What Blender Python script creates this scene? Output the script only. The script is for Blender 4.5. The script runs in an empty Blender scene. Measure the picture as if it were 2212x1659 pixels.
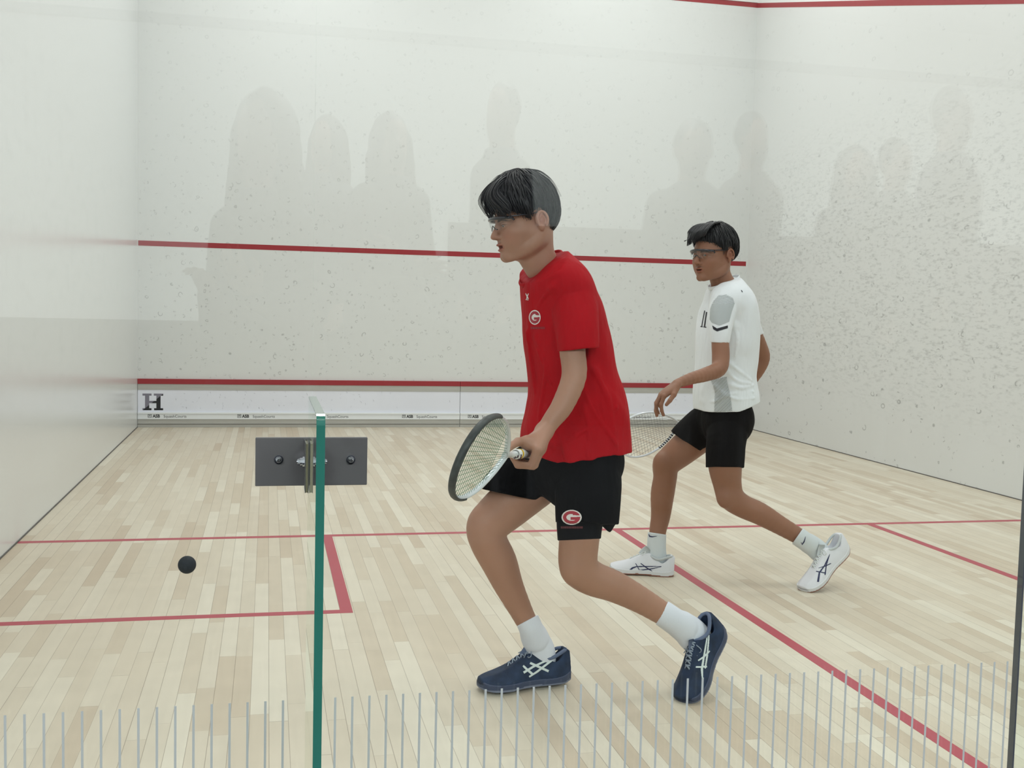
import bpy, math, random
import numpy as np
from mathutils import Vector, Matrix
from mathutils.bvhtree import BVHTree
random.seed(7); np.random.seed(7)
sc = bpy.context.scene
COL = sc.collection

# ---------------------------------------------------------------- camera
CAM = np.array([1.2456, -1.5204, 1.2608]); YAW, PITCH, ROLL, FPX = .2205, -.0695, .0238, 2363.24
_fw = np.array([math.sin(YAW)*math.cos(PITCH), math.cos(YAW)*math.cos(PITCH), math.sin(PITCH)])
_r = np.array([math.cos(YAW), -math.sin(YAW), 0.]); _u = np.cross(_r, _fw)
CR = _r*math.cos(ROLL)+_u*math.sin(ROLL); CU = -_r*math.sin(ROLL)+_u*math.cos(ROLL)
cd = bpy.data.cameras.new('camera'); cam = bpy.data.objects.new('camera', cd); COL.objects.link(cam)
cd.sensor_width = 36; cd.lens = 36*FPX/2212; cd.clip_start = .05; cd.clip_end = 100
M3 = Matrix(((CR[0], CU[0], -_fw[0]), (CR[1], CU[1], -_fw[1]), (CR[2], CU[2], -_fw[2])))
cam.matrix_world = Matrix.Translation(Vector(CAM)) @ M3.to_4x4()
sc.camera = cam

# ---------------------------------------------------------------- world, lights, exposure
w = bpy.data.worlds.new('world'); sc.world = w; w.use_nodes = True
w.node_tree.nodes['Background'].inputs[0].default_value = (.8, .86, .9, 1)
w.node_tree.nodes['Background'].inputs[1].default_value = .35
sc.view_settings.view_transform = 'Standard'; sc.view_settings.look = 'None'
sc.view_settings.exposure = 0.09; sc.view_settings.gamma = 1; sc.view_settings.use_curve_mapping = False

def area(name, loc, sx, sy, power, col, rot=(0, 0, 0), spread=math.pi):
    l = bpy.data.lights.new(name, 'AREA'); l.shape = 'RECTANGLE'; l.size = sx; l.size_y = sy
    l.energy = power; l.color = col; l.spread = spread
    o = bpy.data.objects.new(name, l); o.location = loc; o.rotation_euler = rot; COL.objects.link(o); return o
CP = 45
for lx in (1.6, 4.8):
    for ly in (1.6, 4.7, 7.9):
        area('court_light', (lx, ly, 5.85), .6, 1.6, CP*(1.12 if ly > 7 else 1), (.97, .985, 1))
for lx in (-1.0, 2.6, 6.2):
    area('lobby_light', (lx, -3.4, 3.42), 1.6, 1.2, 145, (.92, .97, 1))

# ---------------------------------------------------------------- helpers: picture <-> place
def ray(px, py): return _fw + CR*(px-1106)/FPX - CU*(py-829.5)/FPX
def at(px, py, Y):
    d = ray(px, py); return CAM + d*(Y-CAM[1])/d[1]
def ppm(Y): return FPX/(Y-CAM[1])*1.0     # pixels per metre near depth Y
def nrm(v): v = np.asarray(v, float); return v/np.linalg.norm(v)

# ---------------------------------------------------------------- helpers: materials
def mat(name, col, rough=.5, metal=0, spec=.5, bump=None, sss=0, coat=0, tint=False, sheen=0, var=None):
    m = bpy.data.materials.new(name); m.use_nodes = True
    nt = m.node_tree; N = nt.nodes; L = nt.links; b = N['Principled BSDF']
    b.inputs['Base Color'].default_value = (*col, 1); b.inputs['Roughness'].default_value = rough
    b.inputs['Metallic'].default_value = metal; b.inputs['Specular IOR Level'].default_value = spec
    if coat: b.inputs['Coat Weight'].default_value = coat; b.inputs['Coat Roughness'].default_value = .1
    if sheen: b.inputs['Sheen Weight'].default_value = sheen
    if sss:
        b.inputs['Subsurface Weight'].default_value = sss; b.inputs['Subsurface Scale'].default_value = .01
        b.inputs['Subsurface Radius'].default_value = (1, .35, .2)
    src = None
    if var:                                   # (scale, amount, stretch) mottled base colour
        tc = N.new('ShaderNodeTexCoord'); mp = N.new('ShaderNodeMapping'); mp.inputs['Scale'].default_value = var[2]
        nz = N.new('ShaderNodeTexNoise'); nz.inputs['Scale'].default_value = var[0]; nz.inputs['Detail'].default_value = 4
        L.new(tc.outputs['Object'], mp.inputs[0]); L.new(mp.outputs[0], nz.inputs['Vector'])
        mr = N.new('ShaderNodeMapRange'); mr.inputs[3].default_value = 1-var[1]; mr.inputs[4].default_value = 1+var[1]
        mr.inputs[1].default_value = .3; mr.inputs[2].default_value = .7
        L.new(nz.outputs[0], mr.inputs[0])
        mx = N.new('ShaderNodeVectorMath'); mx.operation = 'SCALE'; mx.inputs[0].default_value = col
        L.new(mr.outputs[0], mx.inputs['Scale']); src = mx.outputs[0]; L.new(src, b.inputs['Base Color'])
    if tint:
        a = N.new('ShaderNodeVertexColor'); a.layer_name = 'tint'
        mx = N.new('ShaderNodeVectorMath'); mx.operation = 'MULTIPLY'
        if src: L.new(src, mx.inputs[0])
        else: mx.inputs[0].default_value = col
        L.new(a.outputs[0], mx.inputs[1]); L.new(mx.outputs[0], b.inputs['Base Color'])
    if bump:                                  # list of (scale, stretch, strength, distance)
        prev = None
        for sc_, st, s, dist in bump:
            tc = N.new('ShaderNodeTexCoord'); mp = N.new('ShaderNodeMapping'); mp.inputs['Scale'].default_value = st
            nz = N.new('ShaderNodeTexNoise'); nz.inputs['Scale'].default_value = sc_; nz.inputs['Detail'].default_value = 3
            bp = N.new('ShaderNodeBump'); bp.inputs['Strength'].default_value = s; bp.inputs['Distance'].default_value = dist
            L.new(tc.outputs['Object'], mp.inputs[0]); L.new(mp.outputs[0], nz.inputs['Vector']); L.new(nz.outputs[0], bp.inputs['Height'])
            if prev: L.new(prev.outputs[0], bp.inputs['Normal'])
            prev = bp
        L.new(prev.outputs[0], b.inputs['Normal'])
    return m

def mathn(nt, op, a, b=None, c=None):
    n = nt.nodes.new('ShaderNodeMath'); n.operation = op
    for i, v in enumerate((a, b, c)):
        if v is None: continue
        if hasattr(v, 'is_output'): nt.links.new(v, n.inputs[i])
        else: n.inputs[i].default_value = v
    return n.outputs[0]

def glass_mat(name, tint, rmin=.04, rough=0.0):
    """thin clear pane: straight-through transparency plus Schlick reflection"""
    m = bpy.data.materials.new(name); m.use_nodes = True; nt = m.node_tree; nt.nodes.clear(); N = nt.nodes; L = nt.links
    out = N.new('ShaderNodeOutputMaterial'); tr = N.new('ShaderNodeBsdfTransparent'); tr.inputs[0].default_value = (*tint, 1)
    gl = N.new('ShaderNodeBsdfGlossy'); gl.inputs['Roughness'].default_value = rough; gl.inputs[0].default_value = (.97, 1, .985, 1)
    lw = N.new('ShaderNodeLayerWeight'); lw.inputs['Blend'].default_value = .5
    p5 = mathn(nt, 'POWER', lw.outputs['Facing'], 5.0)
    f = mathn(nt, 'MULTIPLY_ADD', p5, 1-rmin, rmin)
    mx = N.new('ShaderNodeMixShader'); L.new(f, mx.inputs[0]); L.new(tr.outputs[0], mx.inputs[1]); L.new(gl.outputs[0], mx.inputs[2])
    L.new(mx.outputs[0], out.inputs[0]); return m

def plaster(name, col, marks, streak, dens):
    """painted court wall: faint relief, grey crescent ball marks with their own shapes"""
    m = bpy.data.materials.new(name); m.use_nodes = True; nt = m.node_tree; N = nt.nodes; L = nt.links; b = N['Principled BSDF']
    b.inputs['Roughness'].default_value = .38; b.inputs['Specular IOR Level'].default_value = .4
    g = N.new('ShaderNodeNewGeometry')
    acc = None
    for (sc_, st, seed, lo, hi, amt) in marks:
        mp = N.new('ShaderNodeMapping'); mp.inputs['Scale'].default_value = st; mp.inputs['Location'].default_value = (seed, seed*1.7, seed*.3)
        L.new(g.outputs['Position'], mp.inputs[0])
        nz0 = N.new('ShaderNodeTexNoise'); nz0.inputs['Scale'].default_value = sc_*1.3; nz0.inputs['Detail'].default_value = 1
        L.new(mp.outputs[0], nz0.inputs['Vector'])
        av = N.new('ShaderNodeVectorMath'); av.operation = 'MULTIPLY_ADD'; av.inputs[1].default_value = (.03, .03, .03)
        L.new(nz0.outputs['Color'], av.inputs[0]); L.new(mp.outputs[0], av.inputs[2])
        v = N.new('ShaderNodeTexVoronoi'); v.inputs['Scale'].default_value = sc_; v.feature = 'F1'; v.inputs['Randomness'].default_value = 1
        L.new(av.outputs[0], v.inputs['Vector'])
        d = v.outputs['Distance']
        r1 = mathn(nt, 'SUBTRACT', d, (lo+hi)/2); r1 = mathn(nt, 'ABSOLUTE', r1)
        ring = N.new('ShaderNodeMapRange'); ring.inputs[1].default_value = (hi-lo)/2; ring.inputs[2].default_value = (hi-lo)*.12; L.new(r1, ring.inputs[0])
        # only part of each ring: noise cut
        nz = N.new('ShaderNodeTexNoise'); nz.inputs['Scale'].default_value = sc_*2.1; L.new(mp.outputs[0], nz.inputs['Vector'])
        cut = N.new('ShaderNodeMapRange'); cut.inputs[1].default_value = .49; cut.inputs[2].default_value = .57; L.new(nz.outputs[0], cut.inputs[0])
        sep = N.new('ShaderNodeSeparateColor'); L.new(v.outputs['Color'], sep.inputs[0])
        on = mathn(nt, 'GREATER_THAN', sep.outputs[0], 1-dens)
        k = mathn(nt, 'MULTIPLY', ring.outputs[0], cut.outputs[0]); k = mathn(nt, 'MULTIPLY', k, on); k = mathn(nt, 'MULTIPLY', k, amt)
        acc = k if acc is None else mathn(nt, 'MAXIMUM', acc, k)
    # band of heavier marks in the height players hit
    sepp = N.new('ShaderNodeSeparateXYZ'); L.new(g.outputs['Position'], sepp.inputs[0])
    zz = N.new('ShaderNodeMapRange'); zz.inputs[1].default_value = 3.4; zz.inputs[2].default_value = .9; zz.inputs[3].default_value = .3; zz.inputs[4].default_value = 1
    L.new(sepp.outputs[2], zz.inputs[0]); acc = mathn(nt, 'MULTIPLY', acc, zz.outputs[0])
    if streak:
        mp = N.new('ShaderNodeMapping'); mp.inputs['Scale'].default_value = streak[0]; L.new(g.outputs['Position'], mp.inputs[0])
        nz = N.new('ShaderNodeTexNoise'); nz.inputs['Scale'].default_value = streak[1]; nz.inputs['Detail'].default_value = 5; nz.inputs['Roughness'].default_value = .62; L.new(mp.outputs[0], nz.inputs['Vector'])
        mr = N.new('ShaderNodeMapRange'); mr.inputs[1].default_value = .5; mr.inputs[2].default_value = .72; mr.inputs[4].default_value = streak[2]; L.new(nz.outputs[0], mr.inputs[0])
        yy = N.new('ShaderNodeMapRange'); yy.inputs[1].default_value = 9.75; yy.inputs[2].default_value = 9.0; L.new(sepp.outputs[1], yy.inputs[0])
        z1 = N.new('ShaderNodeMapRange'); z1.inputs[1].default_value = 3.3; z1.inputs[2].default_value = 2.2; L.new(sepp.outputs[2], z1.inputs[0])
        z2 = N.new('ShaderNodeMapRange'); z2.inputs[1].default_value = .25; z2.inputs[2].default_value = .9; L.new(sepp.outputs[2], z2.inputs[0])
        k = mathn(nt, 'MULTIPLY', mr.outputs[0], z1.outputs[0]); k = mathn(nt, 'MULTIPLY', k, z2.outputs[0])
        if streak[3]: k = mathn(nt, 'MULTIPLY', k, yy.outputs[0])
        acc = mathn(nt, 'ADD', acc, k)
    mix = N.new('ShaderNodeMix'); mix.data_type = 'RGBA'; mix.inputs[6].default_value = (*col, 1); mix.inputs[7].default_value = (.33, .34, .33, 1)
    L.new(acc, mix.inputs[0]); L.new(mix.outputs[2], b.inputs['Base Color'])
    nz = N.new('ShaderNodeTexNoise'); nz.inputs['Scale'].default_value = 60; nz.inputs['Detail'].default_value = 3; L.new(g.outputs['Position'], nz.inputs['Vector'])
    bp = N.new('ShaderNodeBump'); bp.inputs['Strength'].default_value = .12; bp.inputs['Distance'].default_value = .004; L.new(nz.outputs[0], bp.inputs['Height'])
    L.new(bp.outputs[0], b.inputs['Normal'])
    return m

def maple():
    m = bpy.data.materials.new('maple_strip_floor'); m.use_nodes = True; nt = m.node_tree; N = nt.nodes; L = nt.links; b = N['Principled BSDF']
    g = N.new('ShaderNodeNewGeometry'); s = N.new('ShaderNodeSeparateXYZ'); L.new(g.outputs['Position'], s.inputs[0])
    W = .0572
    u = mathn(nt, 'DIVIDE', s.outputs[0], W); i = mathn(nt, 'FLOOR', u); fu = mathn(nt, 'FRACT', u)
    wn = N.new('ShaderNodeTexWhiteNoise'); wn.noise_dimensions = '1D'; L.new(i, wn.inputs['W'])
    sc2 = N.new('ShaderNodeSeparateColor'); L.new(wn.outputs['Color'], sc2.inputs[0])
    ln = mathn(nt, 'MULTIPLY_ADD', sc2.outputs[0], .5, .55)          # plank length of this row
    off = mathn(nt, 'MULTIPLY', sc2.outputs[1], 7.0)
    v = mathn(nt, 'DIVIDE', mathn(nt, 'ADD', s.outputs[1], off), ln)
    # uneven lengths: warp
    wv = mathn(nt, 'MULTIPLY', mathn(nt, 'SINE', mathn(nt, 'MULTIPLY_ADD', v, 2.1, i)), .28)
    v = mathn(nt, 'ADD', v, wv)
    j = mathn(nt, 'FLOOR', v); fv = mathn(nt, 'FRACT', v)
    cmb = N.new('ShaderNodeCombineXYZ'); L.new(i, cmb.inputs[0]); L.new(j, cmb.inputs[1])
    w2 = N.new('ShaderNodeTexWhiteNoise'); w2.noise_dimensions = '2D'; L.new(cmb.outputs[0], w2.inputs['Vector'])
    ramp = N.new('ShaderNodeValToRGB'); e = ramp.color_ramp.elements
    e[0].position = 0; e[0].color = (.545, .45, .335, 1); e[1].position = 1; e[1].color = (.71, .655, .535, 1)
    for p, c in ((.08, (.585, .50, .38, 1)), (.35, (.625, .55, .43, 1)), (.8, (.665, .60, .48, 1))):
        x = ramp.color_ramp.elements.new(p); x.color = c
    L.new(w2.outputs[0], ramp.inputs[0])
    # grain
    mp = N.new('ShaderNodeMapping'); mp.inputs['Scale'].default_value = (60, 3, 1); L.new(g.outputs['Position'], mp.inputs[0])
    addv = N.new('ShaderNodeVectorMath'); addv.operation = 'ADD'; L.new(mp.outputs[0], addv.inputs[0]); L.new(w2.outputs['Color'], addv.inputs[1])
    nz = N.new('ShaderNodeTexNoise'); nz.inputs['Scale'].default_value = 1; nz.inputs['Detail'].default_value = 4; L.new(addv.outputs[0], nz.inputs['Vector'])
    nz2 = N.new('ShaderNodeTexNoise'); nz2.inputs['Scale'].default_value = 9; nz2.inputs['Detail'].default_value = 4; L.new(g.outputs['Position'], nz2.inputs['Vector'])
    gr = mathn(nt, 'ADD', mathn(nt, 'MULTIPLY', nz.outputs[0], .14), mathn(nt, 'MULTIPLY', nz2.outputs[0], .16)); gr = mathn(nt, 'ADD', gr, .85)
    sv = N.new('ShaderNodeVectorMath'); sv.operation = 'SCALE'; L.new(ramp.outputs[0], sv.inputs[0]); L.new(gr, sv.inputs['Scale'])
    # joints
    e1 = mathn(nt, 'MINIMUM', fu, mathn(nt, 'SUBTRACT', 1.0, fu))
    jw = mathn(nt, 'MULTIPLY_ADD', sc2.outputs[2], .016, .006)
    g1 = mathn(nt, 'LESS_THAN', e1, jw)
    e2 = mathn(nt, 'MINIMUM', fv, mathn(nt, 'SUBTRACT', 1.0, fv)); g2 = mathn(nt, 'LESS_THAN', e2, .0011)
    gp = mathn(nt, 'MAXIMUM', mathn(nt, 'MULTIPLY', g1, .55), mathn(nt, 'MULTIPLY', g2, .4))
    mix = N.new('ShaderNodeMix'); mix.data_type = 'RGBA'; L.new(gp, mix.inputs[0]); L.new(sv.outputs[0], mix.inputs[6]); mix.inputs[7].default_value = (.16, .12, .08, 1)
    L.new(mix.outputs[2], b.inputs['Base Color'])
    b.inputs['Roughness'].default_value = .42; b.inputs['Specular IOR Level'].default_value = .35
    bp = N.new('ShaderNodeBump'); bp.inputs['Strength'].default_value = .15; bp.inputs['Distance'].default_value = .001; bp.invert = True
    L.new(gp, bp.inputs['Height']); L.new(bp.outputs[0], b.inputs['Normal'])
    return m

# ---------------------------------------------------------------- helpers: meshes and objects
def link(name, me, parent=None, mats=None):
    o = bpy.data.objects.new(name, me); COL.objects.link(o)
    if parent: o.parent = parent
    for mm in (mats if isinstance(mats, (list, tuple)) else [mats] if mats else []): me.materials.append(mm)
    return o
def empty(name, loc=(0, 0, 0)):
    o = bpy.data.objects.new(name, None); o.empty_display_size = .1; COL.objects.link(o); return o
def tag(o, label=None, cat=None, group=None, kind=None):
    if label: o['label'] = label
    if cat: o['category'] = cat
    if group: o['group'] = group
    if kind: o['kind'] = kind
    return o
class MB:
    def __init__(s): s.v = []; s.f = []; s.m = []
    def add(s, vs, fs, mi=0):
        b = len(s.v); s.v += [tuple(map(float, v)) for v in vs]; s.f += [tuple(i+b for i in f) for f in fs]; s.m += [mi]*len(fs); return s
    def box(s, lo, hi, mi=0, bev=0):
        x0, y0, z0 = lo; x1, y1, z1 = hi
        if bev <= 0:
            return s.add([(x0,y0,z0),(x1,y0,z0),(x1,y1,z0),(x0,y1,z0),(x0,y0,z1),(x1,y0,z1),(x1,y1,z1),(x0,y1,z1)],
                         [(0,3,2,1),(4,5,6,7),(0,1,5,4),(1,2,6,5),(2,3,7,6),(3,0,4,7)], mi)
        vs = []; 
        pts = [(x0,x1,y0,y1,z0,bev),(x0,x1,y0,y1,z0+bev,0),(x0,x1,y0,y1,z1-bev,0),(x0,x1,y0,y1,z1,bev)]
        for a, b, c, d, z, q in pts: vs += [(a+q,c+q,z),(b-q,c+q,z),(b-q,d-q,z),(a+q,d-q,z)]
        fs = [(3,2,1,0),(12,13,14,15)]
        for k in range(3):
            for i in range(4): fs.append((k*4+i, k*4+(i+1)%4, k*4+4+(i+1)%4, k*4+4+i))
        return s.add(vs, fs, mi)
    def tube(s, pts, rad, n=8, mi=0, flat=None, closed=False, cap=True):
        pts = [np.asarray(p, float) for p in pts]; m = len(pts)
        if not hasattr(rad, '__len__'): rad = [rad]*m
        up = np.array([0, 0, 1.]) if flat is None else np.asarray(flat, float)
        vs = []
        for i, p in enumerate(pts):
            a = pts[(i-1) % m] if (closed or i > 0) else pts[i]; b = pts[(i+1) % m] if (closed or i < m-1) else pts[i]
            t = nrm(b-a); q = up
            if abs(t@nrm(q)) > .98: q = np.array([1., 0.1, 0])
            s1 = nrm(np.cross(t, q)); s2 = np.cross(s1, t)
            r = rad[i]; ra, rb = (r if hasattr(r, '__len__') else (r, r))
            for k in range(n):
                an = 2*math.pi*k/n; vs.append(p+s1*math.cos(an)*ra+s2*math.sin(an)*rb)
        fs = []
        for i in range(m if closed else m-1):
            j = (i+1) % m
            for k in range(n): fs.append((i*n+k, i*n+(k+1) % n, j*n+(k+1) % n, j*n+k))
        if cap and not closed: fs += [tuple(range(n)), tuple(range((m-1)*n+n-1, (m-1)*n-1, -1))]
        return s.add(vs, fs, mi)
    def poly(s, pts2, fn, depth, mi=0):
        """extrude 2-D outline (list) by depth; fn(u,v,w) -> 3-D"""
        n = len(pts2); vs = [fn(u, v, 0) for u, v in pts2]+[fn(u, v, depth) for u, v in pts2]
        fs = [tuple(range(n)), tuple(range(2*n-1, n-1, -1))]+[(i, i+n, (i+1) % n+n, (i+1) % n) for i in range(n)]
        return s.add(vs, fs, mi)
    def sphere(s, c, r, n=12, mi=0, sc_=(1, 1, 1)):
        vs = []; fs = []; h = n//2
        for i in range(h+1):
            for k in range(n):
                th = math.pi*i/h; ph = 2*math.pi*k/n
                vs.append((c[0]+r*sc_[0]*math.sin(th)*math.cos(ph), c[1]+r*sc_[1]*math.sin(th)*math.sin(ph), c[2]+r*sc_[2]*math.cos(th)))
        for i in range(h):
            for k in range(n): fs.append((i*n+k, (i+1)*n+k, (i+1)*n+(k+1) % n, i*n+(k+1) % n))
        return s.add(vs, fs, mi)
    def build(s, name, mats, parent=None, smooth=False):
        me = bpy.data.meshes.new(name); me.from_pydata(s.v, [], s.f); me.update()
        o = link(name, me, parent, mats)
        for p, m in zip(me.polygons, s.m): p.material_index = m; p.use_smooth = smooth
        return o

# ---------------------------------------------------------------- implicit surfaces (smooth solids)
class Field:
    def __init__(s): s.ops = []; s.cut = None
    def add(s, fn, lo, hi, k=.01, mode='add'):
        if s.cut and mode == 'add':
            f0, ct = fn, s.cut; fn = lambda X, Y, Z: np.maximum(f0(X, Y, Z), ct(X, Y, Z))
        s.ops.append((fn, np.asarray(lo, float)-k-.012, np.asarray(hi, float)+k+.012, k, mode)); return s
    def cone(s, a, b, ra, rb, k=.01, mode='add', sq=None):
        a = np.asarray(a, float); b = np.asarray(b, float); ba = b-a; L2 = max(float(ba@ba), 1e-12)
        def fn(X, Y, Z):
            px, py, pz = X-a[0], Y-a[1], Z-a[2]
            h = np.clip((px*ba[0]+py*ba[1]+pz*ba[2])/L2, 0, 1)
            qx, qy, qz = px-h*ba[0], py-h*ba[1], pz-h*ba[2]
            if sq is not None:      # squash along direction sq[0] by factor sq[1] (<1 thinner)
                n, f = sq; t = (qx*n[0]+qy*n[1]+qz*n[2])*(1/f-1); qx, qy, qz = qx+t*n[0], qy+t*n[1], qz+t*n[2]
            return np.sqrt(qx*qx+qy*qy+qz*qz)-(ra+(rb-ra)*h)
        R = max(ra, rb); return s.add(fn, np.minimum(a, b)-R, np.maximum(a, b)+R, k, mode)
    def chain(s, pts, rads, k=.01, mode='add', sq=None):
        pts, rads = smoothpath(pts, rads)
        for i in range(len(pts)-1): s.cone(pts[i], pts[i+1], rads[i], rads[i+1], k if i == 0 else min(k, .004), mode, sq)
        return s
    def ell(s, c, r, Rm=None, k=.01, mode='add'):
        c = np.asarray(c, float); r = np.asarray(r, float); Rm = np.eye(3) if Rm is None else np.asarray(Rm, float)  # rows = axes
        def fn(X, Y, Z):
            px, py, pz = X-c[0], Y-c[1], Z-c[2]
            q = [(px*Rm[i, 0]+py*Rm[i, 1]+pz*Rm[i, 2]) for i in range(3)]
            k0 = np.sqrt((q[0]/r[0])**2+(q[1]/r[1])**2+(q[2]/r[2])**2)+1e-9
            k1 = np.sqrt((q[0]/r[0]**2)**2+(q[1]/r[1]**2)**2+(q[2]/r[2]**2)**2)+1e-9
            return k0*(k0-1)/k1
        R = np.abs(Rm.T)@r; return s.add(fn, c-R, c+R, k, mode)
    def grid(s, lo, hi, res):
        lo = np.asarray(lo, float); hi = np.asarray(hi, float); n = np.ceil((hi-lo)/res).astype(int)+1
        D = np.full(n, .05, np.float32)
        ax = [lo[i]+res*np.arange(n[i]) for i in range(3)]
        for fn, a, b, k, mode in s.ops:
            i0 = np.clip(np.floor((a-lo)/res).astype(int), 0, n); i1 = np.clip(np.ceil((b-lo)/res).astype(int)+1, 0, n)
            if (i1 <= i0).any(): continue
            sl = tuple(slice(i0[i], i1[i]) for i in range(3))
            X = ax[0][sl[0]][:, None, None]; Y = ax[1][sl[1]][None, :, None]; Z = ax[2][sl[2]][None, None, :]
            d = np.asarray(fn(X, Y, Z), np.float32); o = D[sl]
            if mode == 'add':
                h = np.maximum(k-np.abs(o-d), 0)/k; D[sl] = np.minimum(o, d)-h*h*k*.25
            elif mode == 'sub':
                d = -d; h = np.maximum(k-np.abs(o-d), 0)/k; D[sl] = np.maximum(o, d)+h*h*k*.25
            elif mode == 'disp':
                D[sl] = o+d
            elif mode == 'and':
                D[sl] = np.maximum(o, d)
        return D, lo
    def bounds(s):
        A = [o for o in s.ops if o[4] == 'add']; return np.min([o[1] for o in A], 0), np.max([o[2] for o in A], 0)
def smoothpath(pts, rads, sub=4):
    P = np.array(pts, float); r = np.array(rads, float); n = len(P)
    if n < 3: return P, r
    t = np.linspace(0, n-1, (n-1)*sub+1); out = []; ro = []
    for x in t:
        i = min(int(x), n-2); u = x-i
        p0, p1, p2, p3 = P[max(i-1, 0)], P[i], P[i+1], P[min(i+2, n-1)]
        out.append(.5*((2*p1)+(-p0+p2)*u+(2*p0-5*p1+4*p2-p3)*u*u+(-p0+3*p1-3*p2+p3)*u**3))
        q0, q1, q2, q3 = r[max(i-1, 0)], r[i], r[i+1], r[min(i+2, n-1)]
        ro.append(.5*((2*q1)+(-q0+q2)*u+(2*q0-5*q1+4*q2-q3)*u*u+(-q0+3*q1-3*q2+q3)*u**3))
    return np.array(out), np.array(ro)
def nets(D, lo, res):
    """surface nets -> verts, quads"""
    S = D < 0; c = [D[a:D.shape[0]-1+a or None, b:D.shape[1]-1+b or None, e:D.shape[2]-1+e or None] for a in (0, 1) for b in (0, 1) for e in (0, 1)]
    neg = sum((x < 0).astype(np.int8) for x in c); act = (neg > 0) & (neg < 8)
    idx = np.full(act.shape, -1, np.int64); I = np.argwhere(act); idx[act] = np.arange(len(I))
    vals = np.stack([x[act] for x in c], 1).astype(np.float64)
    corner = np.array([(a, b, e) for a in (0, 1) for b in (0, 1) for e in (0, 1)], float)
    acc = np.zeros((len(I), 3)); cnt = np.zeros(len(I))
    for a in range(8):
        for b in range(a+1, 8):
            if np.abs(corner[a]-corner[b]).sum() != 1: continue
            va, vb = vals[:, a], vals[:, b]; m = (va < 0) != (vb < 0)
            t = np.where(m, va/(va-vb+1e-20), 0)
            acc[m] += (corner[a]+t[:, None]*(corner[b]-corner[a]))[m]; cnt[m] += 1
    V = lo+res*(I+acc/cnt[:, None])
    F = []
    for ax in range(3):
        A = [slice(None)]*3; B = [slice(None)]*3; A[ax] = slice(0, -1); B[ax] = slice(1, None)
        sa, sb = S[tuple(A)], S[tuple(B)]; o1, o2 = [i for i in range(3) if i != ax]
        ch = sa != sb; E = np.argwhere(ch)
        m = (E[:, o1] > 0) & (E[:, o2] > 0) & (E[:, o1] < D.shape[o1]-1) & (E[:, o2] < D.shape[o2]-1); E = E[m]
        fl = sa[tuple(E.T)]
        def cell(d1, d2):
            q = E.copy(); q[:, o1] -= d1; q[:, o2] -= d2; return idx[tuple(q.T)]
        Q = np.stack([cell(0, 0), cell(1, 0), cell(1, 1), cell(0, 1)], 1)
        flip = fl if ax != 1 else ~fl
        Q[flip] = Q[flip][:, ::-1]; F.append(Q)
    return V, np.concatenate(F)
def np_mesh(name, parts, smooth=True):
    Vs = []; Fs = []; b = 0
    for V, F in parts: Vs.append(V); Fs.append(F+b); b += len(V)
    V = np.concatenate(Vs); F = np.concatenate(Fs)
    me = bpy.data.meshes.new(name); me.vertices.add(len(V)); me.vertices.foreach_set('co', V.astype(np.float32).ravel())
    me.loops.add(len(F)*4); me.loops.foreach_set('vertex_index', F.astype(np.int32).ravel())
    me.polygons.add(len(F)); me.polygons.foreach_set('loop_start', np.arange(0, len(F)*4, 4, dtype=np.int32))
    me.polygons.foreach_set('use_smooth', np.full(len(F), smooth)); me.update(calc_edges=True); me.validate()
    return me
def solid(name, field, res, mats, parent=None, lo=None, hi=None):
    if lo is None: lo, hi = field.bounds()
    V, F = nets(*field.grid(lo, hi, res), res); me = np_mesh(name, [(V, F)]); return link(name, me, parent, mats)
def multires(name, field, boxes, mats, parent=None):
    """boxes: (lo, hi, res, zsplit...) same field sampled at several resolutions, joined in one mesh"""
    parts = []
    for lo, hi, res in boxes: parts.append(nets(*field.grid(lo, hi, res), res))
    me = np_mesh(name, parts); return link(name, me, parent, mats)

def loft(stations, p=2.3):
    """stations (py, pxl, pxr, Yc, ry) top to bottom in the photo -> smooth elliptical trunk"""
    Z = []; CX = []; RU = []; CY = []; RV = []
    for py, a, b, Y, ry in stations:
        A = at(a, py, Y); B = at(b, py, Y); Z.append((A[2]+B[2])/2); CX.append((A[0]+B[0])/2); RU.append((B[0]-A[0])/2*math.cos(YAW*.5)); CY.append(Y); RV.append(ry)
    T, _ = smoothpath(np.stack([Z, CX, RU, CY, RV], 1), np.zeros(len(Z)), 6); o = np.argsort(T[:, 0]); T = T[o]
    def par(Zv): return [np.interp(Zv, T[:, 0], T[:, i]) for i in (1, 2, 3, 4)]
    z0, z1 = T[0, 0], T[-1, 0]
    def fn(X, Y, Zv):
        cx, ru, cy, rv = par(Zv)
        ru = np.maximum(ru, .004); rv = np.maximum(rv, .004)
        q = (np.abs((X-cx)/ru)**p+np.abs((Y-cy)/rv)**p)**(1/p)
        d = (q-1)*np.minimum(ru, rv); return np.maximum(d, np.maximum(z0-Zv, Zv-z1))
    lo = np.array([(T[:, 1]-T[:, 2]).min(), (T[:, 3]-T[:, 4]).min(), z0]); hi = np.array([(T[:, 1]+T[:, 2]).max(), (T[:, 3]+T[:, 4]).max(), z1])
    def surf(px, py, off=0.0):
        """point of the near side of the trunk seen at a pixel"""
        Y = float(stations[len(stations)//2][3])
        for _ in range(6):
            P = at(px, py, Y); cx, ru, cy, rv = [float(v) for v in par(P[2])]
            t = min(abs((P[0]-cx)/ru), .98); Y = cy-rv*(1-t**p)**(1/p)
        P = at(px, py, Y+off); return P
    return fn, lo, hi, surf
def hemcut(pts, Y, below=True):
    W = [at(a, b, Y) for a, b in pts]; W.sort(key=lambda q: q[0]); xs = [q[0] for q in W]; zs = [q[2] for q in W]
    return lambda X, Yv, Z: np.interp(X, xs, zs)-Z if below else Z-np.interp(X, xs, zs)

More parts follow.
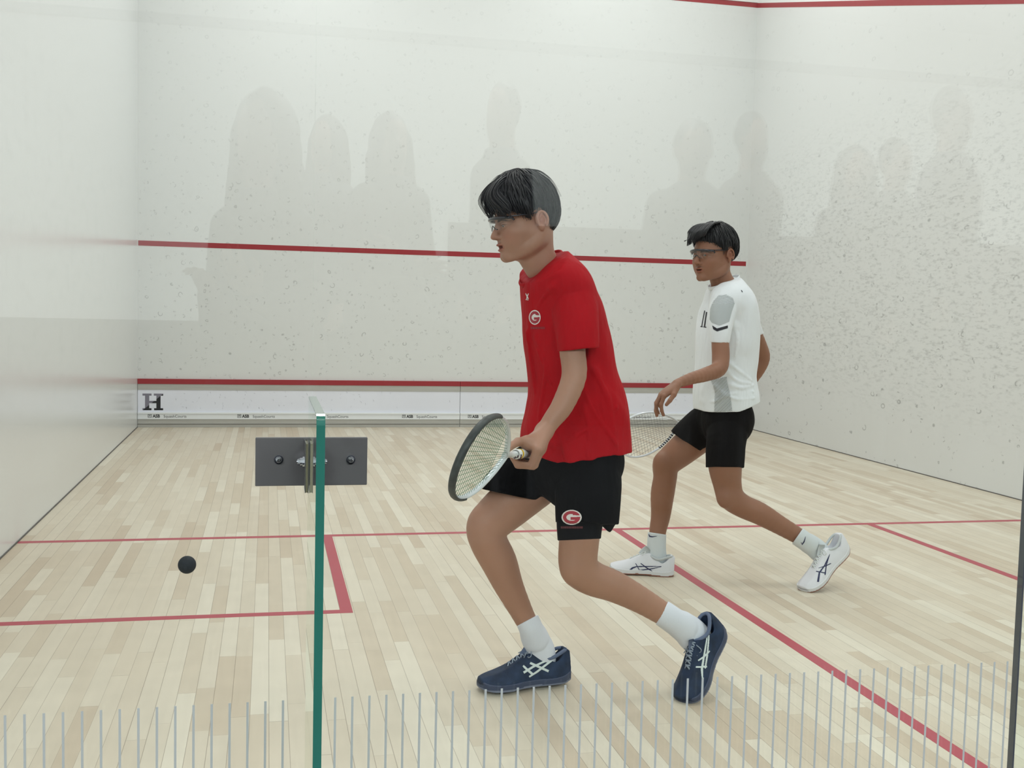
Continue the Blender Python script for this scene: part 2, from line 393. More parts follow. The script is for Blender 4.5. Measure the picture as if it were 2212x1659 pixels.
def decal(name, targets, shapes, mats, parent, step=.6, off=.0007):
    """paint: small printed shapes laid on the surface. shapes: list of (material index, test(px,py), bbox)"""
    bm = []
    for t in targets:
        me = t.data; V = [v.co.copy() for v in me.vertices]; F = [tuple(p.vertices) for p in me.polygons]; bm.append(BVHTree.FromPolygons(V, F))
    mb = MB()
    x0 = min(s[2][0] for s in shapes); y0 = min(s[2][1] for s in shapes); x1 = max(s[2][2] for s in shapes); y1 = max(s[2][3] for s in shapes)
    nx = int((x1-x0)/step)+1; ny = int((y1-y0)/step)+1; cache = {}
    def vert(i, j):
        if (i, j) in cache: return cache[(i, j)]
        d = Vector(nrm(ray(x0+i*step, y0+j*step))); best = None
        for b in bm:
            h = b.ray_cast(Vector(CAM), d)
            if h[0] is not None and (best is None or h[3] < best[3]): best = h
        r = None
        if best is not None:
            n = best[1] if best[1].dot(d) < 0 else -best[1]
            mb.v.append(tuple(best[0]+n*off-d*.0006)); r = (len(mb.v)-1, best[3])
        cache[(i, j)] = r; return r
    for i in range(nx):
        for j in range(ny):
            cx, cy = x0+(i+.5)*step, y0+(j+.5)*step; mi = None
            for m_, test, bb in shapes:
                if bb[0] <= cx <= bb[2] and bb[1] <= cy <= bb[3] and test(cx, cy): mi = m_
            if mi is None: continue
            q = [vert(i, j), vert(i+1, j), vert(i+1, j+1), vert(i, j+1)]
            if None in q or max(a[1] for a in q)-min(a[1] for a in q) > .012: continue
            mb.f.append(tuple(a[0] for a in q)); mb.m.append(mi)
    if not mb.f: print('EMPTY DECAL', name); return None
    return mb.build(name, mats, parent, True)
def inpoly(pts):
    P = list(pts)
    def t(x, y):
        c = False; n = len(P)
        for i in range(n):
            (xa, ya), (xb, yb) = P[i], P[i-1]
            if (ya > y) != (yb > y) and x < (xb-xa)*(y-ya)/(yb-ya)+xa: c = not c
        return c
    return t
def P_(mi, pts):
    return (mi, inpoly(pts), (min(p[0] for p in pts), min(p[1] for p in pts), max(p[0] for p in pts), max(p[1] for p in pts)))
def stroke(mi, pts, wds):
    """brush stroke polygon through pts with widths"""
    P = [np.array(p, float) for p in pts]; L = []; R = []
    for i, p in enumerate(P):
        t = nrm(P[min(i+1, len(P)-1)]-P[max(i-1, 0)]); n = np.array([-t[1], t[0]])*wds[i]/2; L.append(tuple(p+n)); R.append(tuple(p-n))
    return P_(mi, L+R[::-1])

exec_parts = []
# ================================================================ THE COURT
W, LEN, HT = 6.4, 9.75, 5.9
m_front = plaster('front_wall_plaster', (.735, .75, .735), [(9, (1, 1, 1), 3.1, .14, .24, .62), (14, (1, 1, 1), 8.4, .12, .26, .55), (21, (1, 1, 1), 5.9, .14, .30, .5)], ((3, 3, 3), 6, .05, 0), .42)
m_side = plaster('side_wall_plaster', (.735, .745, .73), [(8, (1, .8, 1.2), 5.3, .12, .24, .7), (14, (1, 1, 1), 2.2, .1, .24, .65), (19, (1, 1, 1), 7.7, .14, .30, .6)], ((1, 3.4, 11), 4.6, .5, 1), .3)
m_left = plaster('left_wall_plaster', (.735, .75, .745), [(7, (1, .8, 1.2), 1.3, .12, .2, .45)], ((1, 2, 5), 2.5, .08, 0), .22)
m_left.node_tree.nodes['Principled BSDF'].inputs['Roughness'].default_value = .2
m_left.node_tree.nodes['Principled BSDF'].inputs['Specular IOR Level'].default_value = .55
m_red = mat('red_line_paint', (.33, .022, .03), .4)
m_redf = mat('red_floor_paint', (.42, .05, .075), .4)
m_white = mat('white_paint', (.82, .82, .8), .6)
m_gap = mat('dark_gap', (.13, .12, .11), .8)

def struct(name, mb, mats, kind='structure', parent=None):
    o = mb.build(name, mats, parent)
    if not parent: o['kind'] = kind
    return o
floor = struct('floor', MB().box((-.15, -.02, -.1), (W+.15, LEN+.15, 0)), maple())
def fl(x0, y0, x1, y1):
    return MB().box((x0, y0, -.002), (x1, y1, .0006)).build('court_line', m_redf, floor)
YS, BD, BW, HW = 4.4105, 1.4472, 1.5457, 3.192
fl(0, YS, W, YS+.05)
fl(0, YS-BD-.05, BW+.05, YS-BD); fl(BW, YS-BD, BW+.05, YS)
fl(W-BW-.05, YS-BD-.05, W, YS-BD); fl(W-BW-.05, YS-BD, W-BW, YS)
fl(HW, .02, HW+.05, YS)
wl = struct('wall_left', MB().box((-.15, 0, .006), (0, LEN+.15, HT)), m_left)
wr = struct('wall_right', MB().box((W, 0, .006), (W+.15, LEN+.15, HT)), m_side)
wf = struct('wall_front', MB().box((-.15, LEN, 0), (W+.15, LEN+.15, HT)), m_front)
MB().box((.006, LEN-.0015, 1.78), (W-.02, LEN+.01, 1.83)).build('service_line', m_red, wf)
MB().box((0, LEN-.002, 4.57), (W, LEN+.01, 4.62)).build('out_line', m_red, wf)
MB().box((.0, LEN-.012, 4.62), (W, LEN+.01, HT)).build('upper_panel', m_white, wf)
for o, x0, x1 in ((wl, -.01, .002), (wr, W-.002, W+.01)):
    vs = []
    for y, z in ((0, 2.13), (LEN, 4.57), (LEN, 4.62), (0, 2.18)): vs += [(x0, y, z), (x1, y, z)]
    MB().add(vs, [(0, 2, 4, 6), (7, 5, 3, 1), (0, 1, 3, 2), (2, 3, 5, 4), (4, 5, 7, 6), (6, 7, 1, 0)]).build('out_line', m_red, o)
    s = -1 if o is wr else 1
    vs = []
    for y, z in ((0, 2.18), (LEN, 4.62), (LEN, HT), (0, HT)): vs += [(x0, y, z), (x1+(.008 if s > 0 else 0), y, z)]
    MB().add(vs, [(0, 2, 4, 6), (7, 5, 3, 1), (0, 1, 3, 2), (2, 3, 5, 4), (4, 5, 7, 6), (6, 7, 1, 0)]).build('upper_panel', m_white, o)
struct('baseboard_left', MB().box((-.02, 0, 0), (.004, LEN, .008)), m_gap)
struct('baseboard_right', MB().box((W-.003, 0, 0), (W+.02, LEN, .007)), m_gap)
struct('ceiling', MB().box((-.15, -.1, HT), (W+.15, LEN+.15, HT+.1)), m_white)

# ---- tin: two long panels under the lowest wall line
m_steel = mat('brushed_tin_trim', (.46, .455, .42), .45, .0, .5, var=(3, .06, (1, 1, 20)))
m_tin = mat('white_tin_panel', (.82, .84, .92), .4, 0, .4, var=(1.2, .03, (1, 1, 1)))
m_rail = mat('white_plastic_rail', (.85, .88, .9), .3)
m_blk = mat('black_print', (.012, .012, .016), .5)
m_gry = mat('grey_print', (.22, .21, .26), .5)
m_grt = mat('grey_lettering', (.10, .10, .11), .5)
m_scuf = mat('ball_mark', (.42, .44, .5), .6)
def text(body, x, z, h, y, m, parent, name='lettering', bold=0, sx=1.0):
    c = bpy.data.curves.new(name, 'FONT'); c.body = body; c.size = h; c.extrude = .0004; c.offset = bold
    o = bpy.data.objects.new(name, c); COL.objects.link(o)
    bpy.context.view_layer.update(); dg = bpy.context.evaluated_depsgraph_get()
    me = bpy.data.meshes.new_from_object(o.evaluated_get(dg)); bpy.data.objects.remove(o)
    me.transform(Matrix.Translation((x, y, z)) @ Matrix.Rotation(math.pi/2, 4, 'X') @ Matrix.Scale(sx, 4, (1, 0, 0)))
    return link(name, me, parent, m)
def tin(x0, x1, label, logos, first):
    t = empty('tin_board', (0, 0, 0)); tag(t, label, 'tin board')
    g = .003
    MB().box((x0+g, LEN-.018, .372), (x1-g, LEN-.0, .43)).build('top_trim', m_steel, t)
    MB().box((x0+g*.5, LEN-.022, .43), (x1-g*.5, LEN-.0, .48)).build('red_cap_line', m_red, t)
    r = MB().box((x0+g, LEN-.026, .082), (x1-g, LEN-.0, .135), 0).box((x0+g, LEN-.034, .135), (x1-g, LEN-.0, .150), 0).build('lettered_rail', m_rail, t)
    MB().box((x0+g, LEN-.02, 0.001), (x1-g, LEN-.0, .082)).build('kick_strip', m_steel, t)
    MB().box((x0+g, LEN-.024, 0.03), (x1-g, LEN-.0, .034)).build('kick_groove', m_gap, t)
    for lx in logos:
        yy = LEN-.0265; z = .098
        mb = MB()
        for a, b, c, d in ((0, 0, .036, .004), (0, .028, .036, .032), (0, 0, .004, .032), (.032, 0, .036, .032), (.010, .011, .015, .022), (.021, .011, .026, .022), (.014, .02, .022, .024)):
            mb.box((lx+a, yy-.0004, z+b), (lx+c, yy+.001, z+d))
        mb.build('emblem', m_blk, r)
        text('ASB', lx+.046, z, .043, yy, m_blk, r, bold=.0014, sx=.92)
        text('SquashCourts', lx+.148, z, .038, yy, m_grt, r, sx=1.02)
    rng = random.Random(int(x0*10)+5)
    mb = MB().box((x0+g, LEN-.014, .150), (x1-g, LEN-.0, .372)); n = 150 if first else 60
    for i in range(n):          # crescent ball marks on the panel
        cx = rng.uniform(x0+.35 if first else x0+.1, x1-.05); 
        if first and rng.random() < (cx-.4)/3.2: continue
        cz = rng.uniform(.17, .36); R = rng.uniform(.008, .017); a0 = rng.uniform(-1.2, .4); ar = rng.uniform(1.0, 2.6); wd = rng.uniform(.0015, .004)
        k = 7; o_ = []; i_ = []
        for q in range(k):
            a = a0+ar*q/(k-1); wq = wd*math.sin(math.pi*(q+.6)/(k+.2)); o_.append((cx+R*math.cos(a), cz+R*math.sin(a))); i_.append((cx+(R-wq)*math.cos(a), cz+(R-wq)*math.sin(a)))
        vs = [(u, LEN-.0144, v) for u, v in o_+i_]
        mb.add(vs, [(q, q+1, k+q+1, k+q) for q in range(k-1)], 1)
    mb.build('panel', [m_tin, m_scuf], t)
    return t
tb = tin(0.0, 3.215, 'long white tin board below the front wall, left section with the two-tone letter H', [.099, .955, 1.692, 2.609], True)
tin(3.215, 6.4, 'long white tin board below the front wall, right section behind the two players', [3.301, 4.955, 5.9], False)
# slab-serif H, split diagonally grey / black
Hx0, Hx1, Hz0, Hz1 = .047, .242, .169, .334
def Hpoly():
    w_, h_ = 1., 1.
    return [(0, 0), (.43, 0), (.43, .13), (.33, .13), (.33, .42), (.67, .42), (.67, .13), (.57, .13), (.57, 0), (1, 0), (1, .13), (.88, .13), (.88, .87), (1, .87), (1, 1), (.55, 1), (.55, .87), (.67, .87), (.67, .56), (.33, .56), (.33, .87), (.43, .87), (.43, 1), (0, 1), (0, .87), (.12, .87), (.12, .13), (0, .13)]
tH = inpoly(Hpoly()); mb = MB(); n = 64
for i in range(n):
    for j in range(n):
        u, v = (i+.5)/n, (j+.5)/n
        if tH(u, v):
            x = Hx0+(Hx1-Hx0)*i/n; z = Hz0+(Hz1-Hz0)*j/n; dx = (Hx1-Hx0)/n; dz = (Hz1-Hz0)/n
            mb.add([(x, LEN-.0146, z), (x+dx, LEN-.0146, z), (x+dx, LEN-.0146, z+dz), (x, LEN-.0146, z+dz)], [(0, 1, 2, 3)], 0 if u > v else 1)
mb.build('letter_H', [m_blk, m_gry], tb)

# ---------------------------------------------------------------- glass back wall
m_gl = glass_mat('court_glass', (.975, .99, .98), .037)
m_gl2 = glass_mat('green_court_glass', (.93, .97, .945), .037)
m_edge = mat('green_glass_edge', (.028, .155, .12), .08, 0, .6, coat=.5)
m_edge2 = mat('pale_glass_edge', (.25, .31, .28), .2, 0, .6)
m_seal = mat('dark_glass_joint', (.06, .065, .08), .4)
m_str = mat('frosted_safety_stripe', (.45, .47, .455), .6)
GT = .012; GH = 2.13
FX = at(690, 1100, -.25)[0]       # the fin's place along the wall
JX = 2.4325
def pane(x0, x1, m, name):
    o = MB().box((x0, -GT, .004), (x1, 0, GH)).build(name, m); o['kind'] = 'structure'; return o
g1 = pane(.0, FX-.0002, m_gl, 'wall_back'); g2 = pane(FX+.0002, JX-.0015, m_gl, 'wall_back'); g3 = pane(JX+.0015, W, m_gl2, 'wall_back')
MB().box((JX-.0013, -GT-.0005, .004), (JX+.0013, .0005, GH)).build('glass_joint', m_seal, g2)
def stripes(x0, x1, par):
    mb = MB(); x = x0
    while x < x1:
        mb.box((x-.0016, -GT-.0006, .30), (x+.0016, -GT-.0001, .7125)); x += .02378
    mb.build('safety_stripes', m_str, par)
stripes(.9135-.02378*37, FX-.012, g1); stripes(.9135+.02378*17, JX-.012, g2); stripes(.9135+.02378*65, W, g3)
# the fin standing square to the wall
fin = empty('glass_fin', (FX, -.13, 0)); tag(fin, 'upright clear glass fin with a green front edge, standing square to the glass wall', 'glass fin')
FT = .005; FY0 = -.262; FZ = 1.134
def chl(o, p):
    o.parent = p; o.matrix_parent_inverse = p.matrix_world.inverted(); return o
bpy.context.view_layer.update()
p_ = MB().box((FX-FT, FY0+.0015, .002), (FX+FT, -GT-.001, FZ-.001)).build('pane', m_gl2); chl(p_, fin)
mb = MB(); prof = [(FY0, .002), (FY0, FZ-.012), (FY0+.0015, FZ-.0065), (FY0+.005, FZ-.002), (FY0+.011, FZ)]
vs = []; 
for y, z in prof: vs += [(FX-FT, y, z), (FX+FT, y, z)]
for y, z in ((FY0+.0014, .002), (FY0+.0014, FZ-.012), (FY0+.003, FZ-.008), (FY0+.006, FZ-.0035), (FY0+.011, FZ-.0015)): vs += [(FX-FT, y, z), (FX+FT, y, z)]
fs = []
for i in range(4): fs += [(2*i, 2*i+1, 2*i+3, 2*i+2), (10+2*i, 12+2*i, 13+2*i, 11+2*i), (2*i, 2*i+2, 12+2*i, 10+2*i), (2*i+1, 11+2*i, 13+2*i, 2*i+3)]
e1 = mb.add(vs, fs).build('front_edge', m_edge); chl(e1, fin)
e2 = MB().box((FX-FT, FY0+.011, FZ-.0015), (FX+FT, -GT-.001, FZ)).build('top_edge', m_edge2); chl(e2, fin)
# steel patch fitting clamping fin and panes
m_plate = mat('dark_brushed_steel', (.165, .16, .16), .42, .55, .5, bump=[(200, (1, 1, 8), .05, .001)])
m_lite = mat('bright_aluminium', (.45, .46, .44), .35, .7)
m_angle = mat('mill_steel_angle', (.15, .148, .14), .4, .6)
m_brass = mat('yellowed_gasket', (.16, .15, .09), .5, .3)
m_chr = mat('chrome_bolt', (.62, .64, .68), .12, 1)
def fitting(cx, z0, z1, label, two=True, xl=None, xr=None):
    t = empty('patch_fitting', (cx, -.03, (z0+z1)/2)); tag(t, label, 'glass clamp'); bpy.context.view_layer.update()
    def P(mb, n, m, sm=False): o = mb.build(n, m, None, sm); chl(o, t); return o
    yb = -GT-.0008
    xl = cx-.075 if xl is None else xl; xr = cx+.075 if xr is None else xr
    if two:
        P(MB().box((xl, yb-.006, z0), (cx-.002, yb, z1), 0, .0008), 'plate', m_plate); P(MB().box((cx+.002, yb-.006, z0), (xr, yb, z1), 0, .0008), 'plate', m_plate)
        xa = at(659, 1000, -.055)[0]; xb = FX-FT-.0005; xm = (xa+xb)/2
        for a, b in ((xa, xm-.0016), (xm+.0016, xb)):
            P(MB().box((a, -.058, z0-.004), (b, yb-.0065, z1-.002), 0, .0006), 'angle_leg', m_angle)
        P(MB().box((xm-.0015, -.0575, z0-.003), (xm+.0015, yb-.0065, z1-.004)), 'gasket', m_brass)
        P(MB().box((FX+FT+.0005, -.05, z0+.004), (FX+FT+.004, yb-.0065, z1-.004), 0, .0006), 'angle_leg', m_angle)
        zc = at(690, 998, -.04)[2]
        for s, xe in ((-1, xa), (1, FX+FT+.004)):
            pts = [(xe, -.036, zc), (xe+s*.0025, -.036, zc), (xe+s*.003, -.036, zc), (xe+s*.006, -.036, zc), (xe+s*.0062, -.036, zc), (xe+s*.009, -.036, zc), (xe+s*.0105, -.036, zc)]
            P(MB().tube(pts, [.0075, .0075, .0058, .0058, .0052, .004, .0015], 14), 'dome_nut', m_chr, True)
    else: P(MB().box((xl, yb-.006, z0), (xr, yb, z1), 0, .0008), 'plate', m_plate)
    for px in ((602, 758) if two else ()):
        c = at(px, 993, -GT-.008)
        P(MB().tube([(c[0], yb-.006, c[2]), (c[0], yb-.0075, c[2]), (c[0], yb-.008, c[2])], [.0062, .0062, .0052], 18), 'washer', m_seal, True)
        P(MB().tube([(c[0], yb-.008, c[2]), (c[0], yb-.010, c[2]), (c[0], yb-.0125, c[2]), (c[0], yb-.0132, c[2])], [.0046, .0044, .003, .0012], 16), 'screw', m_chr, True)
    return t
fitting(FX, 1.0125, 1.0785, 'dark steel clamp plates and bolts holding the glass fin to the back wall')
fitting(JX, 1.0125, 1.0785, 'dark steel clamp plate at the right edge of the photo on the glass joint', False, JX-.003, JX+.075)

# ---------------------------------------------------------------- the viewing lobby behind the glass
m_lw = mat('lobby_white_wall', (.86, .88, .87), .6); m_lg = mat('lobby_dark_dado', (.025, .025, .025), .6); m_cp = mat('charcoal_carpet', (.025, .025, .028), .9, bump=[(300, (1, 1, 1), .5, .004)])
m_tr = mat('grey_trim_paint', (.35, .36, .36), .5)
LX0, LX1, LY = -2.2, 8.4, -6.3
o = MB().box((LX0, LY, -.1), (LX1, -.02, 0)).build('floor', m_cp); o['kind'] = 'structure'
o = MB().box((LX0, LY, 0.0), (LX1, -2.35, .4)).build('trim_1', m_cp); o['kind'] = 'structure'
wb = MB().box((LX0-.1, LY-.12, 0), (LX1+.1, LY, 3.5)).build('wall_lobby', m_lw); wb['kind'] = 'structure'
MB().box((2.5, LY, .4), (LX1, LY+.03, 1.86)).build('dado', m_lg, wb)
MB().box((.9, LY, .4), (2.5, LY+.03, 1.5)).build('dado', m_lg, wb); MB().box((LX0, LY, .4), (.9, LY+.03, 1.12)).build('dado', m_lg, wb)
MB().box((LX0, LY, 3.10), (LX1, LY+.05, 3.16)).build('cornice', m_tr, wb)
for x0, x1, s in ((LX0-.1, LX0, 'left'), (LX1, LX1+.1, 'right')):
    o = MB().box((x0, LY, 0), (x1, -.02, 3.5)).build('wall_lobby_'+s, m_lw); o['kind'] = 'structure'
o = MB().box((LX0, LY, 3.5), (LX1, -.02, 3.6)).build('ceiling', m_lw); o['kind'] = 'structure'
for x0, x1 in ((LX0, -.15), (W+.15, LX1)):
    o = MB().box((x0, -.06, 0), (x1, .06, 3.5)).build('wall_lobby_front', m_lw); o['kind'] = 'structure'
o = MB().box((-.15, -.06, 2.95), (W+.15, -.0, 3.5)).build('wall_lobby_front', m_lw); o['kind'] = 'structure'

# ---------------------------------------------------------------- ball
c = CAM+ray(404, 1220)*2.487
ball = MB().sphere(c, .0202, 40).build('squash_ball', mat('black_rubber', (.022, .026, .032), .75, 0, .3, bump=[(400, (1, 1, 1), .6, .001)]), None, True)
tag(ball, 'small black rubber squash ball in mid-air over the left service box', 'ball')
# ================================================================ PEOPLE
def set_tint(me, fn):
    n = len(me.vertices); co = np.empty(n*3, np.float32); me.vertices.foreach_get('co', co); co = co.reshape(-1, 3)
    T = np.ones((n, 4), np.float32); T[:, :3] = fn(co)
    a = me.color_attributes.new('tint', 'FLOAT_COLOR', 'POINT'); a.data.foreach_set('color', T.ravel())

class Head:
    """face frame: x forward, y left, z up"""
    def __init__(s, ear_px, Y, s_, turn, pitch, tilt=0, near=1, sz=1.0):
        s.Z = np.array([1, 1, sz])
        V = nrm([math.sin(YAW+.03), math.cos(YAW+.03), 0]); Rr = np.array([V[1], -V[0], 0])
        a = math.radians(turn); F0 = -Rr*math.cos(a)-V*math.sin(a); Zu = np.array([0, 0, 1.])
        p = math.radians(pitch); F = F0*math.cos(p)-Zu*math.sin(p); U = Zu*math.cos(p)+F0*math.sin(p); L = np.cross(U, F)
        t = math.radians(tilt); L, U = L*math.cos(t)+U*math.sin(t), U*math.cos(t)-L*math.sin(t)
        s.B = np.array([F, L, U]); s.s = s_
        s.o = at(*ear_px, Y)-s.w0((-.012, .078*near, -.008))
    def w0(s, p): return s.s*((np.asarray(p, float)*s.Z)@s.B)
    def w(s, p): return s.o+s.w0(p)
    def loc(s, P): return ((P-s.o)@s.B.T)/s.s/s.Z
    def M(s): return s.B

def add_head(f, h, open_mouth=.004, jaw=1.0, ear_side=(1, -1), slit=.0038, slit_drop=0):
    w, s, B = h.w, h.s, h.B
    E = lambda c, r, k=.012, mode='add', R=None: f.ell(w(c), np.array(r)*s*h.Z, B if R is None else R@B, k*s, mode)
    E((-.006, 0, .034), (.093, .075, .084), .01)
    E((.022, 0, .004), (.072, .068, .082), .02)
    E((.034, 0, -.035), (.056, .056, .074), .02)
    for q in (1, -1):
        f.chain([w((-.012, .056*q, -.04)), w((.004, .056*q, -.075)), w((.045, .037*q, -.1)), w((.078, .012*q, -.109))], np.array([.018, .017, .015, .013])*s*jaw, .03*s)
        E((.018, .034*q, -.055), (.050, .025, .044), .03)
        E((.056, .040*q, -.034), (.026, .024, .022), .025)                    # cheekbone
        E((.060, .032*q, -.066), (.022, .022, .03), .02)
        E((.078, .031*q, .014), (.014, .026, .010), .012)                     # brow
        f.ell(w((.093, .030*q, -.006)), np.array([.016, .018, .0115])*s, B, .012*s, 'sub')
    E((.077, 0, -.103), (.017, .019, .014), .02)
    E((.074, 0, -.068), (.021, .029, .024), .02)                              # muzzle
    f.chain([w((.083, 0, .008)), w((.094, 0, -.012)), w((.107, 0, -.034))], np.array([.0085, .0085, .0095])*s, .012*s)
    E((.1075, 0, -.039), (.0115, .0105, .0085), .006)
    for q in (1, -1):
        E((.096, .0125*q, -.042), (.0115, .0065, .0075), .006)
        f.ell(w((.103, .0075*q, -.0488)), np.array([.006, .0035, .004])*s, B, .003*s, 'sub')
        # eyelids over the eyeball
        E((.0765, .031*q, -.006), (.0155, .0172, .0145), .006)
        f.ell(w((.0925, .031*q, -.006-slit_drop)), np.array([.010, .0128, slit])*s, B, .0015*s, 'sub')
    E((.0955, 0, -.0655), (.0085, .020, .0060), .004)
    E((.0925, 0, -.0775-open_mouth), (.0095, .0180, .0072), .004)
    f.ell(w((.100, 0, -.0715-open_mouth*.5)), np.array([.018, .017, .0014+open_mouth])*s, B, .003*s, 'sub')
    for q in ear_side:
        a = .38; Ry = np.array([[math.cos(a), q*math.sin(a), 0], [-q*math.sin(a), math.cos(a), 0], [0, 0, 1]])
        c = np.array((-.014, .079*q, -.008))
        E(c+(0, .002*q, 0), (.0175, .0072, .0285), .004, 'add', Ry)
        E(c+(.001, .0085*q, .001), (.0118, .0068, .020), .002, 'sub', Ry)
        E(c+(.002, .002*q, -.024), (.0095, .006, .011), .006, 'add', Ry)
        E(c+(.011, .000*q, -.004), (.0055, .0055, .008), .004)                 # tragus
        E(c+(-.003, .0028*q, .002), (.0085, .0032, .016), .004, 'add', Ry)
        rim = [w(c+np.array((.016*math.cos(an), (.0062-.004*math.cos(an))*q, .0265*math.sin(an)))) for an in np.linspace(-.3, 4.0, 9)]
        f.chain(rim, [.0030*s]*9, .002)
        rim = [w(c+np.array((.0085*math.cos(an)-.001, .0065*q, .016*math.sin(an)-.003))) for an in np.linspace(.7, 3.9, 6)]
        f.chain(rim, [.0020*s]*6, .002)

def head_tint(h, lips=(.86, .52, .52), brow=(.10, .09, .09), cheek=.12, stubble=0):
    def fn(co):
        P = h.loc(co.astype(np.float64)); x, y, z = P[:, 0], P[:, 1], P[:, 2]
        T = np.ones((len(co), 3)); inh = (z > -.14) & (np.abs(y) < .1) & (x > -.15) & (x < .16) & (z < .2)
        def blend(m, c):
            m = np.clip(m, 0, 1)[:, None]*inh[:, None]; T[:] = T*(1-m)+T*np.array(c)*m
        blend((1.5-((np.abs(y)/.022)**2+((z+.0735)/.0135)**2))*(x > .085), lips)
        for q in (1, -1):
            dz = z-(.0135-.012*((np.abs(y)-.03)/.02)**2*.5); blend(1.6-((np.abs(y-q*.032)/.021)**4+(dz/.0042)**2)*1.0 - (x < .05)*5, brow)
            blend(.9*np.exp(-(((y-q*.042)/.02)**2+((z+.045)/.022)**2+((x-.07)/.03)**2)), (1, 1-cheek*1.6, 1-cheek*1.5))
            blend(.9*np.exp(-(((y-q*.079)/.02)**2+((z+.006)/.03)**2+((x+.014)/.022)**2)), (1, .78, .76)); blend(1.2-(((y-q*.0815)/.004)**2+((z+.010)/.011)**2+((x+.011)/.007)**2), (.72, .5, .48))
            lid = 1.5-((y-q*.031)/.017)**2-((z+.0055)/.0022)**2-5*(x < .07); blend(lid, (.25, .2, .2))
        blend(.7*np.exp(-(((y)/.012)**2+((z+.04)/.012)**2+((x-.11)/.015)**2)), (1, .84, .82))
        m = 1.2-((np.abs(y)/.0155)**2+((z+.0735)/.0035)**2); blend(m*(x < .092), (.12, .05, .05))
        if stubble: blend(stubble*np.exp(-((np.abs(y)/.022)**2+((z+.0585)/.0045)**2))*(x > .06), (.45, .4, .4))
        return T
    return fn

def eyes(h, parent, look=(1, 0, 0), iris=(.05, .03, .02)):
    mw = mat('eye_white', (.50, .45, .43), .25, 0, .4); mi = mat('dark_iris', iris, .1, coat=1)
    for q in (1, -1):
        c = h.w((.0762, .031*q, -.006)); r = .0136*h.s
        mb = MB().sphere((0, 0, 0), r, 24); l = nrm(np.array(look)@h.B)
        me_c = c
        o = MB().sphere(me_c, r, 44, 0, (1, 1, 1)).build('eyeball', [mw, mi], parent, True)
        for p in o.data.polygons:
            d = nrm(np.array(p.center)-me_c)
            if d@l > .90: p.material_index = 1

def hair(h, parent, m, c, r, theta, n=420, twist=None, thick=.0055, lift=.006, seed=1, tips=(), crown=(-.03, 0)):
    """cap of combed clumps: theta(phi) gives how far down the hair reaches (deg) for azimuth phi (0 = forehead)"""
    rng = random.Random(seed); c = np.array(c); r = np.array(r)
    tw = twist or (lambda ph, t: 0)
    def pt(ph, th, off):
        d = np.array([math.sin(th)*math.cos(ph), math.sin(th)*math.sin(ph), math.cos(th)])
        rr = r+off; return h.w(c+rr*d)
    mb = MB(); NP, NT = 96, 22; vs = []; fs = []
    for i in range(NP):
        ph = 2*math.pi*i/NP; te = math.radians(theta((math.degrees(ph)+180) % 360-180))
        for j in range(NT+1):
            t = j/NT; off = -.001+.0022*math.sin(ph*23+t*5)*math.sin(ph*9+1)*t; off += -.006*max(0, t-.86)/.14
            vs.append(pt(ph, te*t, off))
    for i in range(NP):
        for j in range(NT): a = i*(NT+1)+j; b = ((i+1) % NP)*(NT+1)+j; fs.append((a, a+1, b+1, b))
    mb.add(vs, fs)
    for k in range(n):
        ph0 = rng.uniform(-math.pi, math.pi); t0 = rng.uniform(0.02, .72)**1.0; ln = rng.uniform(.3, .6); t1 = min(t0+ln, rng.uniform(.97, 1.07))
        lf = lift*rng.uniform(.2, 1.3); w0 = thick*rng.uniform(.4, 1.2); K = 9; pts = []; rd = []; dph = rng.uniform(-.18, .18)
        for i in range(K):
            u = i/(K-1); t = t0+(t1-t0)*u; ph = ph0+tw(ph0, t)+dph*u
            te = math.radians(theta((math.degrees(ph)+180) % 360-180)); off = lf*math.sin(math.pi*min(u*.9+.1, 1))-.001
            pts.append(pt(ph, te*t, off)); q = math.sin(math.pi*min(.12+u*.8, 1))*w0*h.s*(1-.55*u) if u < .95 else .0006
            rd.append((max(q, .0005), max(q*.30, .0004)))
        mb.tube(pts, rd, 5, flat=nrm(np.array(pts[K//2])-h.w(c)), cap=False)
    for path, w0 in tips:                        # single locks given in face coordinates
        P, R = smoothpath([h.w(p) for p in path], [w0*h.s*(1-.85*i/(len(path)-1)) for i in range(len(path))])
        mb.tube(P, [(a, a*.5) for a in R], 6, flat=nrm(P[len(P)//2]-h.w(c)), cap=False)
    return mb.build('hair', m, parent, True)

